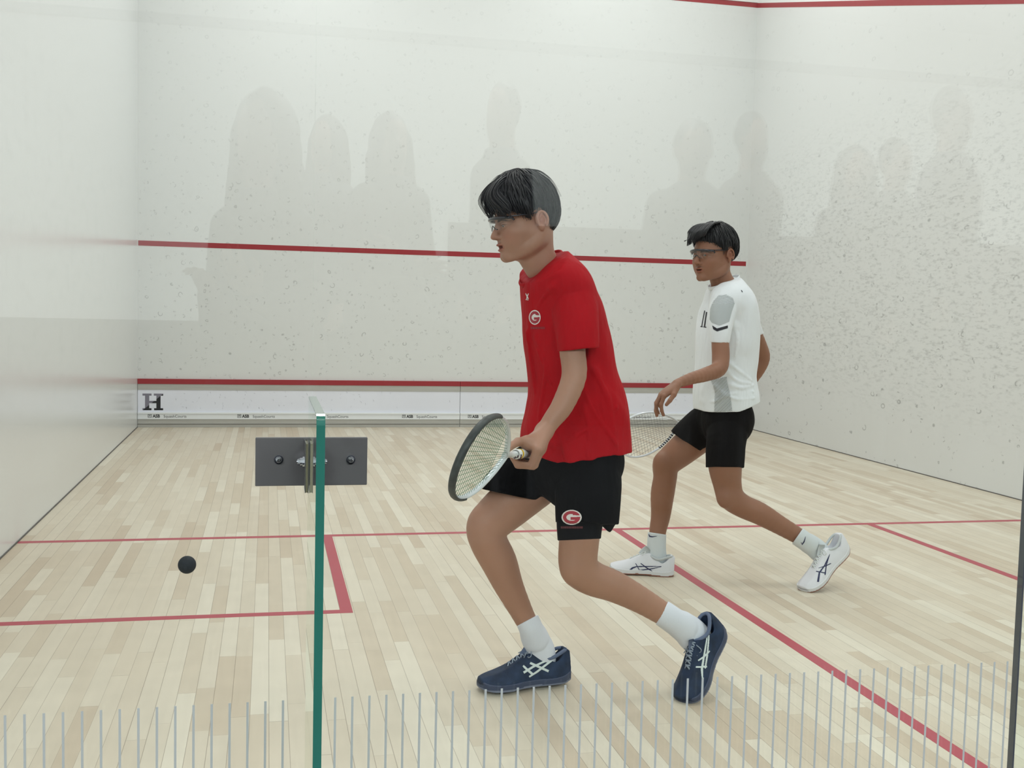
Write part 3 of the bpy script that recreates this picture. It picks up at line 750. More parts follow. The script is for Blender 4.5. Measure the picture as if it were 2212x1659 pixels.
def goggles(h, parent, wide=1.0, bar=.0045, drop=.0):
    mf = mat('black_goggle_frame', (.008, .008, .016), .25, coat=.5); ml = glass_mat('clear_goggle_lens', (.93, .94, .95), .05)
    g = empty('sports_goggles'); g.parent = parent
    top = []; bot = []
    N = 26
    for i in range(N+1):
        u = -1+2*i/N; a = u*1.12
        y = .071*math.sin(a)/math.sin(1.12)*1.0; x = .112-.055*(1-math.cos(a))*1.35
        z = .012+drop+.004*math.cos(a*2)
        zb = z-.036*(1-.55*abs(u)**4)+.014*math.exp(-(u/.13)**2)
        top.append((x, y, z)); bot.append((x-.004, y, zb))
    mb = MB(); mb.tube([h.w(p) for p in top], [(bar*.8, bar*1.15)]*len(top), 8)
    P = [h.w(p) for p in bot]
    mb.tube(P[N//2-4:N//2+5], .0016, 6)
    for q in (0, N):
        mb.tube([h.w(top[q]), h.w(np.array(bot[q])+(0, 0, .006))], .0035, 6)
    o = mb.build('frame', mf, g, True)
    for q in (1, -1):
        pts = [(top[0][0]+.004, .073*q, .012+drop), (.045, .078*q, .012+drop), (.018, .079*q, .014), (-.004, .080*q, .018), (-.02, .079*q, .016)]
        pp, rr = smoothpath([h.w(p) for p in pts], [.004, .0042, .0036, .0028, .002])
        MB().tube(pp, [(a*.6*h.s, a*1.3*h.s) for a in rr], 8, flat=h.B[1]*q).build('temple', mf, g, True)
    lb = MB(); vs = []
    for i in range(N+1):
        for t in (0, .33, .66, 1): vs.append(h.w(np.array(top[i])*(1-t)+np.array(bot[i])*t+np.array((.003*math.sin(math.pi*t), 0, 0))))
    fs = [(i*4+j, i*4+j+1, i*4+5+j, i*4+4+j) for i in range(N) for j in range(3)]
    lb.add(vs, fs).build('lens', ml, g, True)
    return g

def relaxed_hand(f, wrist, d, up, side, s=1.0, curl=(20, 30, 20), spread=.1, fingers=None):
    """wrist point; d = direction of palm, up = back-of-hand normal, side = towards thumb"""
    d, up = nrm(d), nrm(up); side = nrm(np.cross(up, d))*np.sign(np.cross(up, d)@np.asarray(side, float) or 1)
    kn = []
    for i in range(4):
        q = (1.5-i)/1.5; k = wrist+d*(.088-.006*abs(q-.2))*s+side*(.030*q)*s+up*(.004*(1-abs(q)))*s; kn.append(k)
        f.cone(wrist+side*.014*q*s+d*.004, k-up*.003, .0165*s, .0115*s, .012*s, sq=(up, .8))
    f.ell(wrist+d*.05*s, np.array([.045, .034, .0135])*s, np.array([d, side, up]), .015*s)
    L = [(.041, .026, .02), (.045, .029, .021), (.042, .027, .02), (.032, .021, .018)]; R = [.0092, .0095, .009, .0078]
    for i in range(4):
        cu = curl if fingers is None else fingers[i]; p = kn[i]; ang = 0; pts = [p]; q = (1.5-i)/1.5
        dd = nrm(d+side*spread*q)
        for j in range(3):
            ang += math.radians(cu[j]); v = dd*math.cos(ang)-up*math.sin(ang); p = p+v*L[i][j]*s; pts.append(p)
        r = R[i]*s
        for j in range(3): f.cone(pts[j], pts[j+1], r*(1-.08*j), r*(1-.08*(j+1)), .004)
    t0 = wrist+d*.018*s+side*.024*s-up*.006*s; t1 = t0+nrm(d*.75+side*.62-up*.25)*.042*s; t2 = t1+nrm(d*.95+side*.25-up*.25)*.032*s; t3 = t2+nrm(d-up*.25)*.024*s
    f.cone(t0, t1, .0145*s, .0115*s, .012); f.cone(t1, t2, .0112*s, .0095*s, .004); f.cone(t2, t3, .0095*s, .0075*s, .004)
    return kn

# ---- shoes -------------------------------------------------------
def shoe(parent, toe, heel, upv, length, mats, stripe=True, lace=True, flip=1, bend=0, fat=1.0, name='shoe', sole_h=.024, marks_side=1):
    """toe/heel: points under the sole tip and sole back; upv: approximate up of the shoe"""
    toe = np.asarray(toe, float); heel = np.asarray(heel, float); x = nrm(toe-heel); L = length
    z = nrm(np.asarray(upv, float)-x*(np.asarray(upv, float)@x)); y = np.cross(z, x)        # y = left of shoe
    def W_(p): return heel+x*p[0]*L+y*p[1]*L+z*p[2]*L
    S = [0, .04, .12, .25, .4, .55, .7, .82, .92, .98, 1.0]
    hw = [.065, .10, .125, .128, .122, .135, .165, .17, .15, .115, .085]
    cy = [0, 0, .002, .004, .008, .012, .012, .004, -.008, -.016, -.02]
    hw = np.array(hw); cy = np.array(cy)*flip
    top = [.29, .355, .345, .295, .345, .30, .215, .17, .142, .122, .105]
    bot = np.array([.028, .012, .004, .006, .012, .012, .004, .002, .006, .014, .022])+0.0
    if bend:                                   # forefoot flat, heel lifted
        pass
    sh = sole_h/L; hw = hw*fat; top = np.array(top)*fat
    ss = np.linspace(0, 1, 60); I = lambda A: np.interp(ss, S, A)
    def sm(A):
        A = I(A); k = np.ones(5)/5; Ap = np.concatenate([[A[0]]*2, A, [A[-1]]*2]); return np.convolve(Ap, k, 'valid')
    HW, CY, TP, BT = sm(hw), sm(cy), sm(top), sm(bot)
    def bendf(s_): return 0 if not bend else bend*max(0, .62-s_)**1.6
    f = Field(); B = np.array([x, y, z])
    def fn_factory(kind):
        def fn(X, Y, Z):
            px, py, pz = X-heel[0], Y-heel[1], Z-heel[2]
            a = (px*x[0]+py*x[1]+pz*x[2])/L; b = (px*y[0]+py*y[1]+pz*y[2])/L; c = (px*z[0]+py*z[1]+pz*z[2])/L
            if bend: c = c-bend*np.maximum(0, .62-a)**1.6
            h_ = np.interp(a, ss, HW); c_ = np.interp(a, ss, CY); t = np.interp(a, ss, TP); bo = np.interp(a, ss, BT)
            end = np.maximum(-a, a-1+.35*((b-c_)/.16)**2*.16+.25*np.maximum(0, c-.05)-.01)
            if kind == 'sole':
                tp = bo+sh*(1+.1*np.clip((a-.92)/.08, 0, 1)+.35*np.clip((.2-a)/.2, 0, 1)); mid = (bo+tp)/2; hh = (tp-bo)/2
                q = np.maximum(np.abs(b-c_)-h_*(1.03+.0*a), np.abs(c-mid)-hh)
                return np.maximum(q, end)*L
            base = bo+sh*.5; up_ = t-base; v = np.clip((c-base)/np.maximum(up_, .01), -1, 1.3)
            wv = h_*np.where(v > 0, (1-np.clip(v, 0, 1)**2.2*.62), 1.0)*.985
            q = np.abs((b-c_)/np.maximum(wv, .004)); d1 = (q-1)*wv*.8; d2 = c-t+.02*((b-c_)/np.maximum(h_, .01))**2
            return np.maximum(np.maximum(d1, d2), np.maximum(base-.005-c, end))*L
        return fn
    P = np.array([W_((a, b, c)) for a in (-.02, 1.02) for b in (-.2, .2) for c in (-.02, .36+bend*.5)]); lo, hi = P.min(0), P.max(0)
    f.add(fn_factory('upper'), lo, hi, .006)
    zb = (lambda a: bend*max(0, .62-a)**1.6)
    f.cone(W_((.17, 0, .42+zb(.16))), W_((.19, 0, .20+zb(.17))), .036, .026, .006, 'sub')      # ankle opening
    f.cone(W_((.31, 0.0, .46+zb(.27))), W_((.27, 0, .24+zb(.25))), .036, .02, .006, 'sub')
    sh_o = empty(name); sh_o.parent = parent
    up = solid('upper', f, .0028, mats['upper'], sh_o, lo, hi)
    f2 = Field(); f2.add(fn_factory('sole'), lo, hi, .004); so = solid('sole', f2, .0028, mats['sole'], sh_o, lo, hi)
    if 'out' in mats:
        for p in so.data.polygons: pass
        so.data.materials.append(mats['out'])
        co = np.empty(len(so.data.vertices)*3, np.float32); so.data.vertices.foreach_get('co', co); co = co.reshape(-1, 3)-heel
        a = co@x/L; c = co@z/L-np.array([zb(v) for v in a])-np.interp(a, ss, BT)
        mi = [1 if np.mean(c[list(p.vertices)]) < sh*.28 else 0 for p in so.data.polygons]
        so.data.polygons.foreach_set('material_index', mi)
    # collar lining ring and tongue
    ring = []
    for k in range(22):
        an = 2*math.pi*k/22; a = .225+.185*math.cos(an); b = .088*math.sin(an); tpv = float(np.interp(a, ss, TP))
        ring.append(W_((a, b, tpv-.018-.02*abs(math.sin(an))+zb(a))))
    MB().tube(ring, .0062, 8, closed=True).build('collar_lining', mats['line'], sh_o, True)
    tg = [W_((.50, 0, .28+zb(.5))), W_((.45, 0, .35+zb(.45))), W_((.405, 0, .405+zb(.4)))]
    MB().tube(tg, [(.026, .005), (.026, .006), (.022, .004)], 10, flat=y).build('tongue', mats['line'], sh_o, True)
    if lace:
        lb = MB()
        for i in range(6):
            a = .43+.046*i; t = float(np.interp(a, ss, TP))+.004; t2 = float(np.interp(a+.045, ss, TP))+.004; wd = .062-.004*i
            for q in (1, -1):
                pts = [W_((a, wd*q, t-.022+zb(a))), W_((a+.02, 0.0, t+.006+zb(a))), W_((a+.045, -wd*q, t2-.022+zb(a)))]
                pp, rr = smoothpath(pts, [.0022]*3); lb.tube(pp, [(.003, .0014)]*len(pp), 6, flat=z)
        for q in (1, -1):                      # bow
            c0 = W_((.43, 0, .352+zb(.43)))
            pts = [c0, c0+(y*q*.018+x*.008+z*.006), c0+(y*q*.034+x*.014-z*.006), c0+(y*q*.026+x*.022-z*.012), c0+x*.006]
            pp, rr = smoothpath(pts, [.0018]*5); lb.tube(pp, rr, 6)
            pts = [c0, c0+(y*q*.012+x*.02), c0+(y*q*.026+x*.036-z*.012)]; pp, rr = smoothpath(pts, [.0017]*3); lb.tube(pp, rr, 6)
        lb.build('laces', mats['lace'], sh_o, True)
    return sh_o, up, so, W_

# ---- racket ------------------------------------------------------
def racket(T, tip, wdir, L=.375, half=.108, grip_to=None, mats=None, label='', strings_n=(15, 17), bumper=True, teardrop=True, shaft=None, frame_w=.010, frame_h=.017):
    T = np.asarray(T, float); A = nrm(np.asarray(tip, float)-T); Wd = nrm(np.asarray(wdir, float)-A*(np.asarray(wdir, float)@A)); Nn = np.cross(A, Wd)
    t = empty('squash_racket', tuple(T)); tag(t, label, 'squash racket'); bpy.context.view_layer.update()
    def P(o): return chl(o, t)
    prof = [(0, .0), (.02, .10), (.06, .24), (.12, .42), (.22, .64), (.35, .85), (.5, .975), (.62, 1.0), (.75, .95), (.86, .80), (.94, .56), (.985, .28), (1, 0)] if teardrop else \
           [(0, 0), (.03, .2), (.08, .36), (.16, .58), (.28, .82), (.42, .96), (.56, 1), (.70, .955), (.82, .82), (.91, .62), (.97, .36), (1, 0)]
    pr = np.array(prof); dense, _ = smoothpath(pr, np.zeros(len(pr)), 6)
    def q(s_, w_, n=0): return T+A*s_*L+Wd*w_*half+Nn*n
    right = [q(a, b) for a, b in dense]; left = [q(a, -b) for a, b in dense[::-1]][1:-1]
    loop = right+left; n = len(loop)
    fb = MB().tube(loop, [(frame_w*.5, frame_h*.5)]*n, 10, flat=Nn, closed=True)
    P(fb.build('frame', mats['frame'], None, True))
    if bumper:
        k = len(dense); idx = [i for i in range(k) if dense[i][0] > .56]
        seq = [q(dense[i][0]*1.0, dense[i][1]) for i in idx]+[q(dense[i][0], -dense[i][1]) for i in idx[::-1]][1:]
        seq = [p+nrm(p-q(.55, 0))*.0022 for p in seq]
        P(MB().tube(seq, [(frame_w*.62, frame_h*.60)]*len(seq), 10, flat=Nn).build('bumper_guard', mats['bumper'], None, True))
    def wa(s_): return float(np.interp(s_, dense[:, 0], dense[:, 1]))
    sb = MB(); m, c = strings_n
    for i in range(m):                             # mains, fanned from the throat
        v = -1+2*(i+.5)/m; a0 = None
        pts = []
        for s_ in np.linspace(.03, .995, 40):
            wv = v*(.35+.65*min(1, s_/.55)) if teardrop else v
            if abs(wv) < wa(s_)-.03: pts.append(q(s_, wv, .0006*(-1)**i))
        if len(pts) > 2: sb.tube([pts[0], pts[-1]], .00065, 4, cap=False)
    for j in range(c):
        s_ = .22+.75*(j+.5)/c; wv = wa(s_)-.03; sb.tube([q(s_, -wv), q(s_, 0, .0008), q(s_, wv)], .00065, 4, cap=False)
    P(sb.build('strings', mats['strings'], None, True))
    g0 = T; g1 = T-A*.09; g2 = T-A*(.30)
    P(MB().tube([q(.035, 0), T, T-A*.03, g1], [(.011, .008), (.008, .008), (.0085, .008), (.009, .009)], 12, flat=Nn).build('shaft', mats['shaft'], None, True))
    P(MB().tube([g1, g1-A*.002, T-A*.2, g2, g2-A*.004], [(.0128, .0115), (.0145, .0135), (.0145, .0135), (.0165, .0155), (.014, .013)], 12, flat=Nn).build('grip', mats['grip'], None, True))
    return t, q, A, Wd, Nn
def depth(P): return float((np.asarray(P)-CAM)@_fw)
def JR(stn):
    """[(px,py,Y,r_px)] -> world points, radii in metres"""
    P = [at(a, b, Y) for a, b, Y, r in stn]; return P, [r*depth(p)/FPX for p, (_, _, _, r) in zip(P, stn)]
def limb(f, stn, k=.02, sq=None): P, R = JR(stn); f.chain(P, R, k, 'add', sq); return P, R
def pxcut(p, q, Y, keep):
    A, B = at(*p, Y), at(*q, Y); V = ray((p[0]+q[0])/2, (p[1]+q[1])/2); n = nrm(np.cross(B-A, V)); K = at(*keep, Y)
    if (K-A)@n > 0: n = -n
    return lambda X, Yv, Z: (X-A[0])*n[0]+(Yv-A[1])*n[1]+(Z-A[2])*n[2]
def plane3(A, B, C, keep):
    n = nrm(np.cross(B-A, C-A))
    if (keep-A)@n > 0: n = -n
    return lambda X, Y, Z: (X-A[0])*n[0]+(Y-A[1])*n[1]+(Z-A[2])*n[2]
def amax(*fs): return lambda X, Y, Z: np.maximum.reduce(np.broadcast_arrays(*[f(X, Y, Z) for f in fs]))
def rumple(amp, fr, seed):
    r = np.random.RandomState(seed); ks = [(r.uniform(-1, 1, 3)*np.array([1, .6, .55])*fr*r.uniform(.5, 1.6), r.uniform(0, 6)) for _ in range(9)]
    def fn(X, Y, Z):
        t = 0
        for k, p in ks: t = t+np.sin(k[0]*X+k[1]*Y+k[2]*Z+p)
        return amp*(np.sin(t*1.1)+.9*(.6-np.abs(np.sin(t*.8+1))))
    return fn
def folds(f, surf, lst, proud=.004):
    """raised cloth folds: (px,py)... polylines on the near surface with a radius in px"""
    for pts, r in lst:
        W_ = []; R_ = []
        for i, (a, b) in enumerate(pts):
            P = surf(a, b); rr = r*depth(P)/FPX*math.sin(math.pi*(i+.7)/(len(pts)+.4)); d = nrm(P-CAM); W_.append(P+d*(rr-proud)); R_.append(rr)
        f.chain(W_, R_, .022)

cloth_bump = [(11, (1, 1, .35), .55, .03), (70, (1, 1, .6), .12, .003), (1400, (1, 1, 1), .2, .0006)]

# ---------------------------------------------------------------- front player, red shirt
def player_red():
    root = empty('person', tuple(at(1250, 1500, 1.84)*[1, 1, 0])); root['label'] = 'person in a red t-shirt and black shorts holding a squash racket, leaning forward in mid-stride'; root['category'] = 'person'
    bpy.context.view_layer.update(); Y0 = 1.83
    def adopt(o):
        if o.parent is None: chl(o, root)
        return o
    hold = empty('hold')     # temporary parent, replaced below
    skin = mat('fair_skin', (.385, .205, .138), .48, 0, .4, sss=.12, tint=True, var=(9, .05, (1, 1, 1)), bump=[(350, (1, 1, 1), .12, .0008)])
    h = Head((1168, 475), 1.70, 1.05, 21, 10, 2, 1, .89); h2 = Head((1168, 475), 1.70, 1.05, 21, 14, 2, 1, 1.02)
    f = Field(); add_head(f, h, .0045, slit=.0022, slit_drop=.003)
    # neck
    ang = h.w((-.02, 0, -.05)); limb_p = [ang, at(1164, 552, 1.79), at(1184, 598, 1.82)]
    f.chain(limb_p, [.052, .049, .056], .03)
    f.cone(h.w((.03, .0, -.085)), at(1160, 575, 1.78), .03, .036, .03)
    # trunk inside the clothes
    limb(f, [(1200, 625, 1.83, 40), (1215, 700, 1.83, 62), (1225, 800, 1.83, 62), (1240, 900, 1.83, 58), (1240, 985, 1.85, 50)], .03)
    f.cone(at(1212, 628, 1.72), at(1205, 628, 1.96), .045, .045, .03)
    # near arm
    limb(f, [(1225, 632, 1.70, 36), (1238, 690, 1.665, 33), (1236, 750, 1.64, 28), (1240, 812, 1.61, 26.5), (1216, 874, 1.585, 23.5), (1192, 908, 1.57, 19.5), (1176, 932, 1.56, 17.5)], .02)
    # far arm, behind the body
    limb(f, [(1205, 640, 1.96, 28), (1228, 760, 2.02, 24), (1235, 830, 2.02, 22), (1240, 900, 2.0, 18)], .02)
    # legs
    limb(f, [(1235, 990, 1.90, 48), (1150, 1050, 1.93, 52), (1098, 1092, 1.93, 50), (1054, 1135, 1.93, 43.5), (1055, 1168, 1.93, 40), (1078, 1214, 1.93, 38), (1099, 1265, 1.93, 31), (1127, 1322, 1.93, 24), (1147, 1362, 1.94, 21), (1160, 1395, 1.95, 18)], .03)
    limb(f, [(1255, 1000, 1.81, 46), (1257, 1090, 1.745, 48), (1251, 1165, 1.735, 43), (1250, 1222, 1.735, 41), (1277, 1248, 1.74, 37), (1325, 1266, 1.745, 33.5), (1380, 1294, 1.755, 28.5), (1430, 1324, 1.77, 25), (1466, 1346, 1.785, 24), (1486, 1360, 1.80, 20)], .03)
    P, _ = JR([(1040, 1130, 1.915, 24), (1240, 1232, 1.71, 24)])
    f.ell(P[0], (.034, .03, .042), k=.03); f.ell(P[1], (.032, .03, .038), k=.03)      # kneecaps
    # racket first (the hand closes on it)
    T = at(1093, 983, 1.36); tip = at(988, 992, 1.02)
    A = nrm(tip-T); e1 = nrm(np.array([-A[1], A[0], 0])); e1 = e1 if e1[0] > 0 else -e1; e2 = nrm(np.cross(e1, A)); e2 = e2 if e2[2] > 0 else -e2
    def ax(s_, th, r): return T-A*s_+r*(math.cos(th)*e1-math.sin(th)*e2)
    wr_ = at(1176, 932, 1.56); R4 = [.0105, .0108, .0102, .0092]
    for i in range(4):
        s_ = .143+.0215*i; sc_ = (1.0, 1.03, .99, .86)[i]
        th = [-.30, .80, 1.75, 2.6]; rr = [.048*sc_, .045*sc_, .033*sc_, .0245]
        pp = [ax(s_+.004, th[0], rr[0]), ax(s_, th[1], rr[1]), ax(s_-.004, th[2], rr[2]), ax(s_-.006, th[3], rr[3])]
        r = R4[i]
        f.cone(wr_+e1*(.004-.004*i)-A*(.006*i-.009), pp[0], .0175, .0125, .016)
        f.cone(pp[0], pp[1], r*1.12, r, .006); f.cone(pp[1], pp[2], r, r*.93, .003); f.cone(pp[2], pp[3], r*.93, r*.82, .003)
    f.cone(ax(.16, -1.1, .033), ax(.20, -.5, .036), .016, .017, .02)
    f.cone(wr_, ax(.165, -1.25, .034), .0175, .0165, .018)
    t1 = ax(.165, -1.3, .036); t2 = ax(.128, -1.75, .034); t3 = ax(.10, -2.3, .028); t4 = ax(.078, -2.7, .0235)
    f.cone(t1, t2, .0155, .0125, .01); f.cone(t2, t3, .0122, .0105, .004); f.cone(t3, t4, .0105, .0085, .004)
    zn = at(1160, 588, 1.8)[2]; zl = at(1250, 1010, 1.8)[2]; yb = 1.705
    lo, hi = f.bounds()
    hb0 = h.o-np.array([.16, .16, 0]); hb1 = h.o+np.array([.16, .16, .17])
    body = multires('body', f, [
        ((hb0[0], hb0[1], zn-.002), (hb1[0]+.1, hb1[1]+.05, hb1[2]), .0019),
        ((lo[0], yb, zl-.008), (hi[0], hi[1], zn+.002), .007),
        ((1.90, lo[1], zl-.10), (2.40, yb+.006, zn+.002), .0027),
        ((lo[0], lo[1], lo[2]), (hi[0], hi[1], zl), .0036)], skin, None)
    ht = head_tint(h, cheek=.11)
    def tint(co):
        T_ = ht(co); return T_
    set_tint(body.data, tint); adopt(body)
    eyes(h, hold, look=(.86, .15, -.5), iris=(.03, .015, .01))
    hm = mat('black_hair', (.008, .007, .009), .45, 0, .4, bump=[(900, (1, 1, .2), .3, .001)])
    def th(a):
        a = a; q = abs(a)
        return float(np.interp(q, [0, 25, 50, 68, 78, 90, 104, 118, 135, 180], [80, 84, 90, 99, 110, 99, 94, 122, 137, 142]))
    tw = lambda ph, t: (.22 if ph > 0 else -.22)*(1-abs(ph)/math.pi)*t
    tips = []
    rg = random.Random(3)
    for k in range(170):
        y = rg.uniform(-.07, .07); y2 = y*1.15+(.012 if y > 0 else -.012)
        o = rg.uniform(-.026, .004); tips.append(([(.02, y*.4, .140+o), (.075, y*.75, .122+o), (.108+o, y, .088), (.112-.22*abs(y2)+o, y2, .050), (.104-.30*abs(y2)+rg.uniform(-.005, .005), y2*1.08, .020+rg.uniform(-.006, .016))], .0034))
    for k in range(26):
        a = rg.uniform(-1, 1); tips.append(([(-.03+.03*a, .03*a, .138), (.0, .04*a, .145+rg.uniform(0, .006)), (.045, .05*a, .138+rg.uniform(0, .006)), (.085, .06*a, .115)], .002))
    for k in range(14):
        a = rg.uniform(-1, 1); tips.append(([(-.03, .03*a, .140), (-.060, .04*a, .122+rg.uniform(0, .005)), (-.086, .05*a, .092), (-.100, .055*a, .045)], .0022))
    hair(h2, hold, hm, (.004, 0, .036), (.104, .086, .108), th, 1500, tw, .0036, .008, 5, tips)
    gg = goggles(h, hold, drop=.004)
    # ---- shirt
    red = mat('red_jersey', (.42, .003, .009), .7, 0, .12, bump=cloth_bump, var=(5, .08, (1, 1, 1)))
    fn, lo, hi, surf = loft([(545, 1176, 1222, 1.81, .085), (562, 1150, 1236, 1.81, .125), (585, 1131, 1252, 1.81, .165), (610, 1128, 1268, 1.815, .185), (650, 1129, 1289, 1.82, .19), (700, 1133, 1304, 1.83, .185), (742, 1136, 1315, 1.83, .18),
        (795, 1142, 1326, 1.83, .175), (844, 1146, 1344, 1.83, .172), (887, 1139, 1353, 1.83, .172), (930, 1128, 1356, 1.835, .175), (975, 1126, 1357, 1.84, .178), (1010, 1128, 1357, 1.84, .175)], 2.2)
    f = Field()
    A_, B_, C_ = at(1139, 614, 1.745), at(1207, 542, 1.82), at(1131, 578, 1.93)
    f.cut = amax(hemcut([(1090, 925), (1128, 938), (1150, 972), (1170, 990), (1204, 1000), (1254, 991), (1300, 985), (1342, 981), (1370, 980)], 1.70), plane3(A_, B_, C_, at(1200, 800, 1.8)))
    f.add(fn, lo, hi, .01)
    f.cut = plane3(A_, B_, C_, at(1200, 800, 1.8))
    f.cone(at(1218, 612, 1.73), at(1212, 600, 1.93), .058, .055, .05)
    f.cut = pxcut((1207, 757), (1290, 749), 1.63, (1240, 650))
    limb(f, [(1226, 622, 1.715, 50), (1238, 665, 1.68, 51), (1245, 710, 1.65, 47), (1250, 765, 1.635, 42.5), (1252, 790, 1.635, 42)], .028)
    f.cut = pxcut((1150, 770), (1290, 770), 2.02, (1240, 650))
    limb(f, [(1190, 635, 1.97, 44), (1225, 720, 2.0, 42), (1235, 790, 2.02, 40)], .05)
    f.cut = None
    folds(f, surf, [([(1252, 770), (1262, 840), (1290, 900), (1330, 960)], 7), ([(1160, 730), (1180, 790), (1172, 860), (1165, 930)], 7), ([(1285, 800), (1310, 860), (1325, 930)], 7),
        ([(1200, 960), (1260, 930), (1330, 880)], 6), ([(1150, 700), (1165, 760), (1190, 830)], 6), ([(1185, 880), (1215, 950), (1222, 990)], 7), ([(1260, 880), (1272, 930), (1270, 985)], 6), ([(1195, 620), (1170, 650), (1150, 700)], 5), ([(1140, 720), (1150, 800), (1158, 860)], 5)], .005)
    for a, b, r in (((1222, 600, 1.66), (1262, 622, 1.66), .006), ((1225, 612, 1.645), (1268, 640, 1.655), .006)):
        f.cone(at(*a)+nrm(ray(1240, 700))*.012, at(*b)+nrm(ray(1240, 700))*.012, r*.7, r, .02)
    f.add(rumple(.0023, 30, 4), lo-.1, hi+.1, .01, 'disp')
    f.cone(at(1244, 770, 1.635), at(1246, 735, 1.64), .0475, .044, .003, 'sub')
    V, F = None, None
    sh = solid('t_shirt', f, .0038, red, hold, lo-np.array([.05, .14, 0]), hi+np.array([.05, .12, .02]))
    cc = []; n_ = nrm(np.cross(B_-A_, C_-A_)); cen = (A_+B_)/2*.5+C_*.5; uu = nrm(B_-A_); vv = np.cross(n_, uu)
    cen = at(1170, 581, 1.832); la = np.linalg.norm(B_-A_)/2
    for k in range(40):
        an = 2*math.pi*k/40; cc.append(cen+uu*math.cos(an)*la*.99+vv*math.sin(an)*.073)
    MB().tube(cc, [(.0048, .0105)]*40, 8, flat=n_, closed=True).build('collar', red, sh, True)
    # ---- shorts
    blk = mat('black_shorts_cloth', (.0025, .0025, .003), .8, 0, .08, bump=cloth_bump)
    tightm = mat('black_compression_knit', (.004, .004, .005), .8, 0, .1, bump=[(900, (1, 1, 1), .3, .001)])
    f = Field()
    limb(f, [(1242, 935, 1.84, 66), (1240, 985, 1.84, 80)], .04, sq=(np.array([0, 1., 0]), 1.0))
    f.cone(at(1262, 990, 1.79), at(1235, 985, 1.91), .095, .09, .05)
    f.cone(at(1208, 988, 1.835), at(1272, 1000, 1.79), .098, .105, .04); f.cone(at(1195, 1020, 1.88), at(1225, 1050, 1.83), .085, .075, .04)
    f.cut = pxcut((1044, 1055), (1205, 1091), 1.9, (1150, 1000))
    limb(f, [(1225, 985, 1.92, 70), (1165, 1015, 1.925, 64), (1116, 1048, 1.93, 62), (1085, 1085, 1.93, 63)], .05)
    f.cut = pxcut((1190, 1126), (1345, 1131), 1.74, (1260, 1000))
    limb(f, [(1262, 985, 1.785, 66), (1272, 1035, 1.755, 70), (1270, 1080, 1.745, 70), (1268, 1140, 1.74, 66)], .05)
    f.cut = None
    limb(f, [(1298, 1075, 1.74, 42), (1312, 1108, 1.735, 27), (1317, 1145, 1.735, 4)], .01, sq=(np.array([0, 1., 0]), .8))
    f.add(rumple(.0015, 34, 9), lo-.3, hi+.3, .01, 'disp')
    lo2, hi2 = f.bounds(); so = solid('shorts', f, .0038, blk, hold, lo2, hi2)
    f = Field(); f.cut = pxcut((1205, 1166), (1300, 1162), 1.74, (1250, 1000)); limb(f, [(1258, 1085, 1.742, 55), (1252, 1130, 1.738, 49), (1251, 1168, 1.735, 45.5), (1250, 1190, 1.735, 45)], .02)
    f.cut = pxcut((1200, 1160), (1212, 1175), 1.74, (1250, 1000)); ti = solid('compression_short', f, .0036, tightm, so)
    # ---- socks and shoes
    sk = mat('white_ribbed_sock', (.70, .72, .78), .8, 0, .2, bump=[(500, (1, 1, .1), .4, .002)])
    f = Field(); f.cut = pxcut((1119, 1352), (1163, 1329), 1.93, (1170, 1400)); limb(f, [(1132, 1325, 1.93, 25), (1143, 1348, 1.93, 25), (1151, 1368, 1.94, 25.5), (1158, 1385, 1.95, 25)], .01); limb(f, [(1155, 1376, 1.95, 27), (1166, 1402, 1.957, 31), (1172, 1425, 1.96, 29)], .02, sq=(np.array([0, 1., 0]), .72))
    solid('sock', f, .0027, sk, hold)
    f = Field(); f.cut = pxcut((1418, 1349), (1444, 1301), 1.77, (1500, 1380)); limb(f, [(1418, 1316, 1.77, 27.5), (1438, 1329, 1.77, 27.5), (1462, 1346, 1.785, 28), (1480, 1358, 1.80, 27)], .01); ya_ = nrm(np.cross((-.78, -.5, .40), nrm(at(1480, 1520, 1.735)-at(1556, 1362, 1.86)))); limb(f, [(1476, 1353, 1.795, 30), (1492, 1368, 1.81, 36), (1512, 1384, 1.82, 34)], .02, sq=(ya_, .72))
    solid('sock', f, .0027, sk, hold)
    m = dict(upper=mat('navy_knit_upper', (.012, .026, .062), .6, 0, .3, var=(30, .35, (1, 1, 1)), bump=[(600, (1, 1, 1), .4, .001)]), sole=mat('slate_blue_midsole', (.035, .05, .10), .5), out=mat('grey_outsole', (.16, .18, .25), .55),
             line=mat('grey_blue_lining', (.10, .13, .21), .7), lace=mat('dusty_blue_laces', (.24, .28, .34), .7))
    pr = mat('silver_white_print', (.62, .68, .66), .4)
    toe = at(1035, 1489, 1.925); heel = at(1227, 1468, 1.97); toe[2] = max(toe[2], .0)
    s1, u1, so1, W1 = shoe(hold, toe, heel, (0, 0, 1), np.linalg.norm(toe-heel), m, fat=1.05)
    decal('side_stripes', [u1], [stroke(0, [(1206, 1416), (1178, 1437), (1160, 1451), (1143, 1462)], [4, 4.5, 4.5, 3.5]), stroke(0, [(1206, 1417), (1180, 1427), (1152, 1440), (1131, 1453)], [4, 4, 4.5, 5]),
        stroke(0, [(1145, 1432), (1165, 1441), (1185, 1450)], [5, 5, 5]), stroke(0, [(1130, 1438), (1138, 1446), (1150, 1456)], [4, 5, 5])], pr, s1)
    toe = at(1480, 1521, 1.735); heel = at(1557, 1360, 1.86)
    s2, u2, so2, W2 = shoe(hold, toe, heel, (-.78, -.5, .40), np.linalg.norm(toe-heel), m, fat=1.16)
